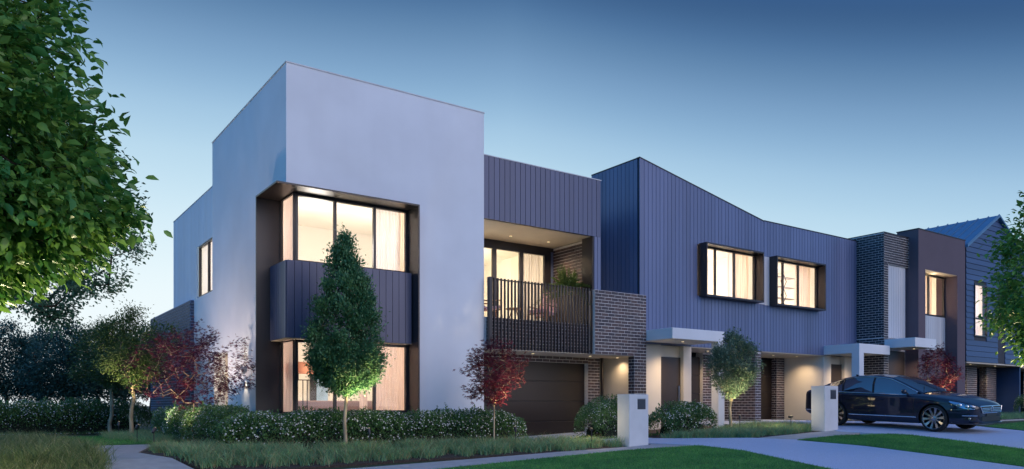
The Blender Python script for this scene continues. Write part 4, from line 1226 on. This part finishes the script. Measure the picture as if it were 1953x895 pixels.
# ------------------------------------------------------------------ hedges
hedge('flowering_hedge', 'white flowering hedge under the corner bay window', [(3.95, 15.3), (7.5, 15.15), (10.7, 15.1)], 1.05, .74, 1250, 150, seed=1)
hedge('flowering_hedge', 'white flowering hedge clump at the side of the corner house', [(4.5, 22.6), (4.45, 19.5), (4.25, 15.9)], 1.1, .82, 1000, 140, seed=2)
hedge('flowering_hedge', 'long dark flowering hedge across the back behind the street trees', [(-6.5, 29.0), (-1.0, 29.0), (4.9, 28.9)], 1.2, 1.02, 800, 110, Ls=(.045, .08), seed=3)
hedge('flowering_bush', 'white flowering bush between the garage pier and the first mailbox', [(12.6, 14.7), (14.3, 15.0)], 1.0, .95, 1200, 150, seed=4, ends=.7)
hedge('flowering_bush', 'white flowering bush in front of the first entry porch', [(14.1, 13.7), (15.6, 13.5)], 1.1, .80, 1200, 150, seed=5, ends=.7)
hedge('flowering_bush', 'small flowering bush beside the farthest mailbox', [(31.6, 12.3), (32.8, 12.3)], .9, .85, 600, 100, seed=6, ends=.6)

# ------------------------------------------------------------------ grasses
BED1 = [(3.1, 13.0), (6.9, 12.95), (9.1, 12.65), (11.6, 12.35), (11.65, 13.9), (9.8, 14.5), (5.2, 14.6), (4.0, 15.6), (3.3, 17.6), (2.75, 16.0), (2.9, 14.2)]
tufts('grass', 'arching green grass filling the bed before the hedge', BED1, 1300, 60, .31, .12, straw=.22, w=.011)
tufts('grass', 'green grass edging the driveway bed under the ball tree', [(13.5, 13.4), (14.8, 11.5), (17.3, 11.4), (18.3, 12.4), (18.2, 14.2), (14.5, 12.9)], 560, 60, .28, .12, straw=.20, w=.010)
tufts('grass', 'meadow grass mound at the lower left corner', [(-3.5, 9.5), (1.2, 9.5), (1.7, 12.5), (1.72, 16), (1.75, 19.5), (.8, 22), (-3, 23), (-4.5, 16)], 1350, 60, .42, .14, mat='blade_meadow', straw=.10, w=.010)
tufts('grass', 'loose grass tufts beside the street tree trunks', [(3.3, 19.4), (4.4, 19.0), (4.4, 25.2), (3.0, 25.0), (2.9, 22)], 220, 50, .30, .12, straw=.2)
tufts('grass', 'green grass beyond the parked car', [(23, 11.4), (37, 11.5), (37, 12.6), (23, 12.6)], 520, 34, .30, .14)
def lawn_blades(label, poly, n, lo, hi, h=.035):
    xy = scatter(poly, n, np.array(lo), np.array(hi)); m = len(xy)
    o = blades('lawn_grass', 'blade_lawn', None, xy, RNG.uniform(.4, 1.5, m) * h + .032, RNG.uniform(.7, 1.3, m) * .010, RNG.uniform(.2, .9, m), seg=2)
    tag(o, label, None, kind='stuff')
lawn_blades('short blades of the lawn in front of the corner house', LAWN1, 110000, (5.5, 6.3), (13, 11.8))
lawn_blades('short blades of the lawn between the driveways', LAWN2, 70000, (14, 5.3), (18.2, 10.6))
lawn_blades('short blades of the lawn beyond the car', LAWN3, 30000, (21, 7), (28, 11))
lawn_blades('short blades of the small lawn at the end of the side path', LAWN4, 36000, (-3, 19.3), (4.4, 24.7), h=.05)

# potted palm on the balcony
t = thing('potted_palm', 'feathery palm in a tall brown planter at the balcony end', 'potted plant', (13.45, 16.5, 3.05))
MB().prism([(13.20, 16.25), (13.70, 16.25), (13.70, 16.75), (13.20, 16.75)], 3.05, 3.92).build('planter', 'planter', t, bevel=.015)
n = 54; V = []; c = []; d = []; nr = []; L = []
for i in range(n):
    a = random.uniform(0, 2 * PI); el = random.uniform(.35, 1.4); ln = random.uniform(.7, 1.15)
    p = np.array([13.45, 16.5, 3.90]); dv = np.array([math.cos(a) * math.cos(el), math.sin(a) * math.cos(el), math.sin(el)])
    for k in range(22):
        s = k / 22
        q = p + dv * ln * s + np.array([0, 0, -.55 * ln * s * s * math.cos(el) * 1.6])
        if s < .25: continue
        side = np.cross(dv, [0, 0, 1]); side = side / (np.linalg.norm(side) + 1e-6)
        for sg in (-1, 1):
            c.append(q); d.append(dv * .8 + side * sg * .8 + np.array([0, 0, -.1])); nr.append((0, 0, 1)); L.append(.20 * (1 - .6 * abs(s - .5)))
c, d, nr, L = map(np.array, (c, d, nr, L))
leaves('fronds', 'leaf_palm', t, c, d + RNG.normal(size=d.shape) * .12, nr + RNG.normal(size=d.shape) * .4, L, L * .10, 'quad')

# ------------------------------------------------------------------ garden lights
spotlight(6.35, 13.95, (6.22, 14.35, 2.2), 62, 'garden spotlight at the foot of the columnar tree', size=74)
spotlight(9.65, 13.65, (9.50, 13.95, 1.8), 26, 'garden spotlight at the foot of the maple by the garage', size=80)
spotlight(2.95, 16.7, (4.0, 17.9, 2.1), 30, 'garden spotlight in front of the wide purple maple', size=110, col=(1, .74, .50))
spotlight(3.25, 23.4, (3.55, 24.0, 2.3), 60, 'garden spotlight at the foot of the nearer street tree', size=76)
spotlight(16.1, 12.8, (16.25, 13.15, 1.8), 28, 'garden spotlight at the foot of the ball tree', size=80)
spotlight(25.6, 12.1, (25.8, 12.4, 2.0), 26, 'garden spotlight at the foot of the maple behind the car', size=80)
spotlight(-.3, 12.9, (.2, 11.8, 3.0), 130, 'garden spotlight under the large broadleaf tree', size=110, col=(1, .88, .52), fill=50, sh=1.5)
spotlight(3.2, 20.2, (5.36, 19.9, 3.6), 80, 'garden spotlight washing the white side wall', size=120, col=(1, .74, .60))
spotlight(11.05, 12.75, (11.6, 13.9, .6), 8, 'garden spotlight beside the first mailbox', size=120, fill=9, sh=.6)
spotlight(16.75, 11.75, (16.6, 12.8, .6), 6, 'garden spotlight beside the mailbox near the car', size=120, fill=9, sh=.6)
spotlight(16.6, 6.4, (16.3, 5.8, 2.6), 60, 'garden spotlight under the verge tree', size=90)

# ------------------------------------------------------------------ parked car
def carpaint():
    m, t, p = mat_new('car_paint')
    n = nodes_noise(t, 900, 2)
    rp = t.nodes.new('ShaderNodeValToRGB'); rp.color_ramp.elements[0].color = (.004, .008, .022, 1); rp.color_ramp.elements[1].color = (.007, .013, .034, 1)
    t.links.new(n.outputs['Fac'], rp.inputs[0]); t.links.new(rp.outputs[0], p.inputs['Base Color'])
    p.inputs['Roughness'].default_value = .35; p.inputs['Specular IOR Level'].default_value = .15; p.inputs['Metallic'].default_value = .0
    p.inputs['Coat Weight'].default_value = 1.0; p.inputs['Coat Roughness'].default_value = .015
carpaint()
paint('car_glass', (.006, .010, .018), .03, spec=1.0)
M['car_glass'].node_tree.nodes['Principled BSDF'].inputs['IOR'].default_value = 2.0
paint('chrome', (.72, .73, .75), .08, metal=1.0)
paint('tyre', (.012, .012, .013), .75, bump=.2)
paint('alloy', (.36, .37, .41), .22, metal=1.0, vary=.04)
paint('black_plastic', (.008, .008, .010), .45)
paint('brake_disc', (.10, .10, .11), .4, metal=.8)
glassmat('lamp_lens', (.85, .9, .95), 1.2)
paint('lamp_inner', (.42, .46, .52), .18, metal=.9)

CAR = thing('parked_car', 'dark blue four door sedan parked nose out on the second driveway', 'car', (20.05, 10.6, gz(20.05, 10.6)))
def gcar(x, y): return gz(x, y) + .020
fR, fL = Vector((19.27, 9.47, gcar(19.27, 9.47))), Vector((20.83, 9.47, gcar(20.83, 9.47)))
rR, rL = Vector((19.27, 12.18, gcar(19.27, 12.18))), Vector((20.83, 12.18, gcar(20.83, 12.18)))
fC, rC = (fR + fL) / 2, (rR + rL) / 2
ex = (fC - rC).normalized(); ez = ex.cross(((fL - fR) + (rL - rR)).normalized()).normalized()
if ez.z < 0: ez = -ez
ey = ez.cross(ex).normalized()
TC = Matrix(((ex.x, ey.x, ez.x, fC.x), (ex.y, ey.y, ez.y, fC.y), (ex.z, ey.z, ez.z, fC.z), (0, 0, 0, 1))) @ Matrix.Diagonal((.965, .985, .985, 1))

def cput(m, name, mat, parent=CAR, **k):
    m.v = [tuple(TC @ Vector(v)) for v in m.v]
    return m.build(name, mat, parent, **k)

SX = np.array([-3.86, -3.82, -3.70, -3.45, -3.10, -2.71, -2.2, -1.6, -1.0, -.45, 0, .35, .60, .78, .88, .935, .955])
HW = np.array([.50, .66, .79, .865, .90, .918, .925, .928, .928, .925, .915, .895, .86, .79, .70, .60, .50])
ZB = np.array([.48, .36, .28, .24, .21, .20, .17, .165, .165, .17, .18, .19, .19, .195, .20, .22, .26])
ZS = np.array([.84, .91, .955, .975, .965, .95, .935, .925, .915, .905, .87, .82, .765, .715, .67, .63, .58])
ZT = np.array([.88, .98, 1.035, 1.06, 1.06, 1.06, 1.05, 1.03, 1.01, .985, .955, .905, .845, .785, .73, .68, .61])
def ip(a, x): return float(np.interp(x, SX, a))
def section(x):
    w, zb, zs, zt = ip(HW, x), ip(ZB, x), ip(ZS, x), ip(ZT, x)
    return [(0, zb), (.60 * w, zb), (.90 * w, zb + .015), (.972 * w, zb + .07), (.985 * w, .36), (1.0 * w, .50), (.995 * w, .62), (.975 * w, zs - .17 if zs - .17 > .64 else .64 + (zs - .58) * .1),
            (.985 * w, zs - .09), (.955 * w, zs - .025), (.90 * w, zs + .004), (.74 * w, zs + .45 * (zt - zs)), (.42 * w, zs + .86 * (zt - zs)), (0, zt)]
def side_y(x, z):
    s = section(x); zz = [p[1] for p in s[2:11]]; yy = [p[0] for p in s[2:11]]
    return float(np.interp(z, zz, yy))
xs_ = np.concatenate([[-3.86, -3.84, -3.80], np.linspace(-3.72, .60, 30), [.68, .75, .81, .86, .90, .93, .948, .955]])
P = []
for x in xs_:
    h = section(x)
    P.append([(x, -y, z) for y, z in h] + [(x, y, z) for y, z in h[::-1][1:-1]])
m = MB(); n = len(P[0])
for r in P: m.v += r
for i in range(len(P) - 1):
    for j in range(n):
        q = i * n; m.f.append((q + j, q + (j + 1) % n, q + n + (j + 1) % n, q + n + j))
m.f.append(tuple(range(n))); m.f.append(tuple((len(P) - 1) * n + j for j in range(n - 1, -1, -1)))
me = m.mesh('body', 'car_paint')
tmp = bpy.data.objects.new('body_tmp', me); COL.objects.link(tmp)
sub = tmp.modifiers.new('s', 'SUBSURF'); sub.levels = 1; sub.render_levels = 1
cutters = []
for ax in (0.0, -2.71):
    for sgn in (-1, 1):
        mc = MB(); prof = [(.001, 0), (.372, 0), (.372, .5), (.001, .5)]
        mc.lathe(prof, 40, (ax, .62 if sgn > 0 else -1.12, .335), axis='y')
        oc = bpy.data.objects.new('cut', mc.mesh('cut', 'black_plastic')); COL.objects.link(oc)
        bmx = bmesh.new(); bmx.from_mesh(oc.data); bmesh.ops.remove_doubles(bmx, verts=bmx.verts[:], dist=.003); bmesh.ops.recalc_face_normals(bmx, faces=bmx.faces[:]); bmx.to_mesh(oc.data); bmx.free()
        bo = tmp.modifiers.new('b', 'BOOLEAN'); bo.object = oc; bo.operation = 'DIFFERENCE'; bo.solver = 'EXACT'; bo.material_mode = 'TRANSFER'
        cutters.append(oc)
bmx = bmesh.new(); bmx.from_mesh(me); bmesh.ops.recalc_face_normals(bmx, faces=bmx.faces[:]); bmx.to_mesh(me); bmx.free()
bpy.context.view_layer.update()
dg = bpy.context.evaluated_depsgraph_get()
bme = bpy.data.meshes.new_from_object(tmp.evaluated_get(dg))
for o in [tmp] + cutters: bpy.data.objects.remove(o)
bme.transform(TC); bme.shade_smooth(); bme.set_sharp_from_angle(angle=math.radians(38)); bme.name = 'body'
body = link(bpy.data.objects.new('body', bme), CAR)

# greenhouse
GX = np.array([-.38, -.60, -.90, -1.22, -1.50, -1.85, -2.25, -2.60, -2.95, -3.25, -3.48])
GR = np.array([.985, 1.09, 1.235, 1.365, 1.405, 1.42, 1.402, 1.345, 1.245, 1.135, 1.055])
GB = np.array([.70, .80, .845, .86, .865, .865, .86, .85, .82, .76, .66])
GT = np.array([.66, .67, .655, .63, .615, .61, .605, .60, .59, .585, .58])
def gsec(x):
    r, b, t_ = (float(np.interp(-x, -GX, a)) for a in (GR, GB, GT))
    zb = ip(ZS, x) - .02
    e = max(r - .055, zb + .005)
    return [(b, zb), (b * .6 + t_ * .4 + .015, zb * .45 + e * .55), (t_ + .028, e - .01), (t_ - .02, r - .028), (t_ * .6, r - .008), (0, r)]
gxs = np.concatenate([np.linspace(-.38, -1.22, 8), np.linspace(-1.4, -2.6, 9), np.linspace(-2.75, -3.48, 7)])
GP = [gsec(x) for x in gxs]
def gstrip(i0, i1, j0, j1, both=True, name='x', mat='car_glass', off=0.0):
    for sg in ((-1, 1) if both else (1,)):
        m = MB(); rows = []
        for i in range(i0, i1 + 1):
            rows.append([(gxs[i], sg * GP[i][j][0], GP[i][j][1] + off) for j in range(j0, j1 + 1)])
        m.grid(rows); cput(m, name, mat, smooth='all')
NI = len(gxs) - 1
iw = int(np.argmin(abs(gxs + 1.22))); ir = int(np.argmin(abs(gxs + 2.6))); icp = int(np.argmin(abs(gxs + 2.99)))
gstrip(1, icp, 0, 2, True, 'side_window')
gstrip(icp, NI, 0, 2, True, 'rear_pillar', 'car_paint')
def full(i0, i1, j0, name, mat):
    m = MB(); rows = []
    for i in range(i0, i1 + 1):
        h = GP[i][j0:]
        rows.append([(gxs[i], -y, z) for y, z in h] + [(gxs[i], y, z) for y, z in h[::-1][1:]])
    m.grid(rows); return cput(m, name, mat, smooth='all')
full(0, iw, 3, 'windshield', 'car_glass')
full(iw, ir, 3, 'roof', 'car_paint')
full(ir, NI, 3, 'rear_window', 'car_glass')
gstrip(0, NI, 2, 3, True, 'roof_rail', 'car_paint')
for sg in (-1, 1):
    gi = range(1, icp + 1)
    top = [(gxs[i], sg * (GP[i][2][0] + .006), GP[i][2][1] - .004) for i in gi]
    bot = [(gxs[i], sg * (GP[i][0][0] + .010), GP[i][0][1] + .012) for i in gi]
    cput(MB().tube(top + [bot[-1]], .011, 6), 'window_chrome', 'chrome', smooth=True)
    cput(MB().tube(bot, .010, 6), 'belt_chrome', 'chrome', smooth=True)
    for xb in (-1.66, -2.55):
        a, b_, c_ = gsec(xb)[0:3]
        cput(MB().beam((xb + .04, sg * (a[0] + .004), a[1]), (xb, sg * (b_[0] + .008), b_[1]), .05, .006, up=(0, 1, 0)).beam((xb, sg * (b_[0] + .008), b_[1]), (xb - .03, sg * (c_[0] + .004), c_[1]), .05, .006, up=(0, 1, 0)), 'window_pillar', 'black_plastic')
    # doors: seams, handles
    for xb, z0, z1 in ((-.50, .30, .88), (-1.66, .26, .90), (-2.50, .62, .92)):
        m = MB(); zz = np.linspace(z0, z1, 7)
        m.tube([(xb - (.10 * (z - .5) if xb < -2 else 0), sg * (side_y(xb, z) + .001), z) for z in zz], .005, 5)
        cput(m, 'door_seam', 'black_plastic')
    for xb in (-1.42, -2.28):
        m = MB(); m.tube([(xb + d_, sg * (side_y(xb, .76) + o_), .765) for d_, o_ in ((-.11, .004), (-.09, .028), (.09, .028), (.11, .004))], .012, 8)
        cput(m, 'door_handle', 'car_paint', smooth=True)
    m = MB(); m.tube([(x, sg * (side_y(x, .345) + .006), .345) for x in np.linspace(-.42, -2.28, 16)], .012, 6)
    cput(m, 'side_chrome', 'chrome', smooth=True)
    # mirror
    m = MB(); m.lathe([(.001, -.085), (.055, -.07), (.075, 0), (.065, .06), (.001, .085)], 16, (0, 0, 0), axis='y')
    m.v = [(v[0] * .75 - .70, sg * (.99 + v[1] * 1.0), .985 + v[2] * .85) for v in m.v]
    mi = cput(m, 'wing_mirror', 'car_paint', smooth='all')
    cput(MB().beam((-.70, sg * .83, .93), (-.70, sg * .94, .955), .05, .03), 'mirror_stalk', 'black_plastic')
    # headlight: lens over a bright bowl
    rows, rows2 = [], []
    for i, x in enumerate(np.linspace(.36, .885, 12)):
        f = i / 11
        zt_ = np.interp(x, [.36, .60, .80, .885], [.775, .735, .690, .650]); zb_ = np.interp(x, [.36, .50, .70, .885], [.755, .665, .590, .575])
        rows.append([(x, sg * (side_y(x, z) + .010), z) for z in np.linspace(zb_, zt_, 5)])
        rows2.append([(x, sg * (side_y(x, z) + .003), z) for z in np.linspace(zb_, zt_, 5)])
    hl = cput(MB().grid(rows2), 'headlight', 'lamp_inner', smooth='all')
    cput(MB().grid(rows), 'lens', 'lamp_lens', hl, smooth='all')
    for xx, zz_ in ((.60, .675), (.74, .645)):
        m = MB(); m.lathe([(.001, .02), (.03, .016), (.045, 0), (.048, -.01)], 16, (0, 0, 0), axis='y')
        m.v = [(v[0] + xx, sg * (side_y(xx, zz_) + .002 + v[1]), zz_ + v[2]) for v in m.v]
        cput(m, 'lamp_projector', 'chrome', hl, smooth=True)
    # fog light recess, chrome blade
    m = MB(); m.grid([[(x, sg * (side_y(x, z) + .004), z) for z in (.315, .35, .39)] for x in np.linspace(.70, .90, 6)]); cput(m, 'fog_recess', 'black_plastic')
    m = MB(); m.lathe([(.001, .012), (.03, .01), (.036, 0)], 16, (0, 0, 0), axis='y'); m.v = [(v[0] + .80, sg * (side_y(.80, .35) + .006 + v[1]), .352 + v[2]) for v in m.v]; cput(m, 'fog_light', 'alloy', smooth=True)
    m = MB(); m.tube([(x, sg * (side_y(x, .425) + .006), .425 - .01 * abs(x - .8)) for x in np.linspace(.66, .92, 8)], .010, 6); cput(m, 'bumper_chrome', 'chrome')
    # tail lamp
    m = MB(); m.grid([[(x, sg * (side_y(x, z) + .006), z) for z in np.linspace(.70, .86, 4)] for x in np.linspace(-3.83, -3.45, 7)]); cput(m, 'tail_lamp', 'tail_red', smooth='all') if 'tail_red' in M else None
def front_x(y):
    return float(np.interp(abs(y), HW[::-1][:8], SX[::-1][:8])) if abs(y) > .5 else .955 - .0 * y
def fpt(y, z, off): return (front_x(y) + off - .16 * max(0, z - .60), y, z)
# grille
m = MB(); m.grid([[fpt(y * (1 + .12 * (z - .5) / .15), z, .008) for z in np.linspace(.50, .645, 5)] for y in np.linspace(-.50, .50, 15)]); gl = cput(m, 'grille', 'black_plastic', smooth='all')
for z in (.530, .565, .600):
    m = MB(); m.tube([fpt(y, z, .016) for y in np.linspace(-.50, .50, 13)], .008, 6); cput(m, 'grille_bar', 'chrome', gl)
m = MB(); rim = [fpt(y, .652, .014) for y in np.linspace(-.55, .55, 13)] + [fpt(y, .492, .014) for y in np.linspace(.47, -.47, 13)]
m.tube(rim + [rim[0]], .013, 6); cput(m, 'grille_surround', 'chrome', gl, smooth=True)
em = MB(); ring = [(.982, .062 * math.cos(a), .575 + .062 * math.sin(a)) for a in np.linspace(0, 2 * PI, 25)]
em.tube(ring, .006, 6)
for pts_ in ([(-.030, .050), (0, .008), (.030, .050)], [(-.052, .022), (-.026, -.046), (0, .0), (.026, -.046), (.052, .022)]):
    for a, b_ in zip(pts_[:-1], pts_[1:]): em.beam((.982, a[0], .575 + a[1]), (.982, b_[0], .575 + b_[1]), .010, .008)
cput(em, 'badge', 'chrome', gl)
m = MB(); m.grid([[fpt(y, z, .001) for z in np.linspace(.285, .40, 4)] for y in np.linspace(-.46, .46, 13)]); li = cput(m, 'lower_intake', 'black_plastic')
for z in (.32, .35, .38):
    m = MB(); m.tube([fpt(y, z, .005) for y in np.linspace(-.45, .45, 11)], .005, 5); cput(m, 'intake_bar', 'black_plastic', li)
m = MB(); m.box(.958, .968, -.26, .26, .405, .485); cput(m, 'number_plate', 'black_plastic')
m = MB(); m.grid([[fpt(y, z, o_) for z, o_ in ((.215, -.02), (.225, .035), (.245, .035), (.26, .0))] for y in np.linspace(-.78, .78, 19)]); cput(m, 'front_lip', 'car_paint', smooth=True)
for z, mt in ((.42, 'black_plastic'),):
    m = MB(); m.tube([(x, -(side_y(x, .42) + .004), .42) for x in np.linspace(-3.05, -3.8, 8)], .010, 6); cput(m, 'rear_bumper_strip', 'chrome')
# wipers and aerial
cput(MB().tube([(-.42, -.55, .995), (-.62, -.15, 1.115)], .007, 5), 'wiper', 'black_plastic'); cput(MB().tube([(-.42, .1, 1.005), (-.62, .5, 1.10)], .007, 5), 'wiper', 'black_plastic')
cput(MB().prism_y([(-2.62, 1.335), (-2.50, 1.36), (-2.60, 1.41), (-2.64, 1.41)], -.012, .012), 'aerial_fin', 'car_paint')
# wheels
def wheel(ax, sg):
    c = (ax, 0, .335); y0 = sg * .80
    def W2(m):
        m.v = [(v[0] + ax, y0 + sg * v[1], v[2] + .335) for v in m.v]; return m
    m = MB(); m.lathe([(.255, -.10), (.305, -.112), (.325, -.09), (.335, -.05), (.335, .05), (.325, .09), (.305, .112), (.268, .105), (.255, .09)], 48, axis='y'); w = cput(W2(m), 'wheel', 'tyre', smooth='all')
    m = MB(); m.lathe([(.256, -.09), (.245, -.05), (.242, .05), (.258, .095), (.268, .106), (.271, .098)], 48, axis='y'); cput(W2(m), 'rim', 'alloy', w, smooth='all')
    m = MB(); m.lathe([(.001, .0), (.165, .0), (.165, .012), (.001, .012)], 32, axis='y'); cput(W2(m), 'brake_disc', 'brake_disc', w)
    m = MB(); m.lathe([(.245, -.03), (.001, -.03)], 32, axis='y'); cput(W2(m), 'wheel_well', 'black_plastic', w)
    for k in range(10):
        a = 2 * PI * k / 10 + .1; ca, sa = math.cos(a), math.sin(a)
        m = MB(); w0, w1 = .020, .034
        px_, pz_ = -sa, ca
        V_ = []
        for r_, hw_, yo in ((.045, w0, .082), (.15, w0 * 1.1, .078), (.256, w1, .096)):
            for dy in (0, -.03): V_ += [(ca * r_ - px_ * hw_, yo + dy, sa * r_ - pz_ * hw_), (ca * r_ + px_ * hw_, yo + dy, sa * r_ + pz_ * hw_)]
        m.v = V_; m.f = []
        for q in (0, 4):
            m.f += [(q, q + 1, q + 5, q + 4), (q, q + 4, q + 6, q + 2), (q + 1, q + 3, q + 7, q + 5)]
        cput(W2(m), 'spoke', 'alloy', w)
    m = MB(); m.lathe([(.001, .098), (.03, .096), (.055, .086), (.058, .05)], 24, axis='y'); cput(W2(m), 'hub_cap', 'alloy', w, smooth=True)
for ax in (0.0, -2.71):
    for sg in (-1, 1): wheel(ax, sg)
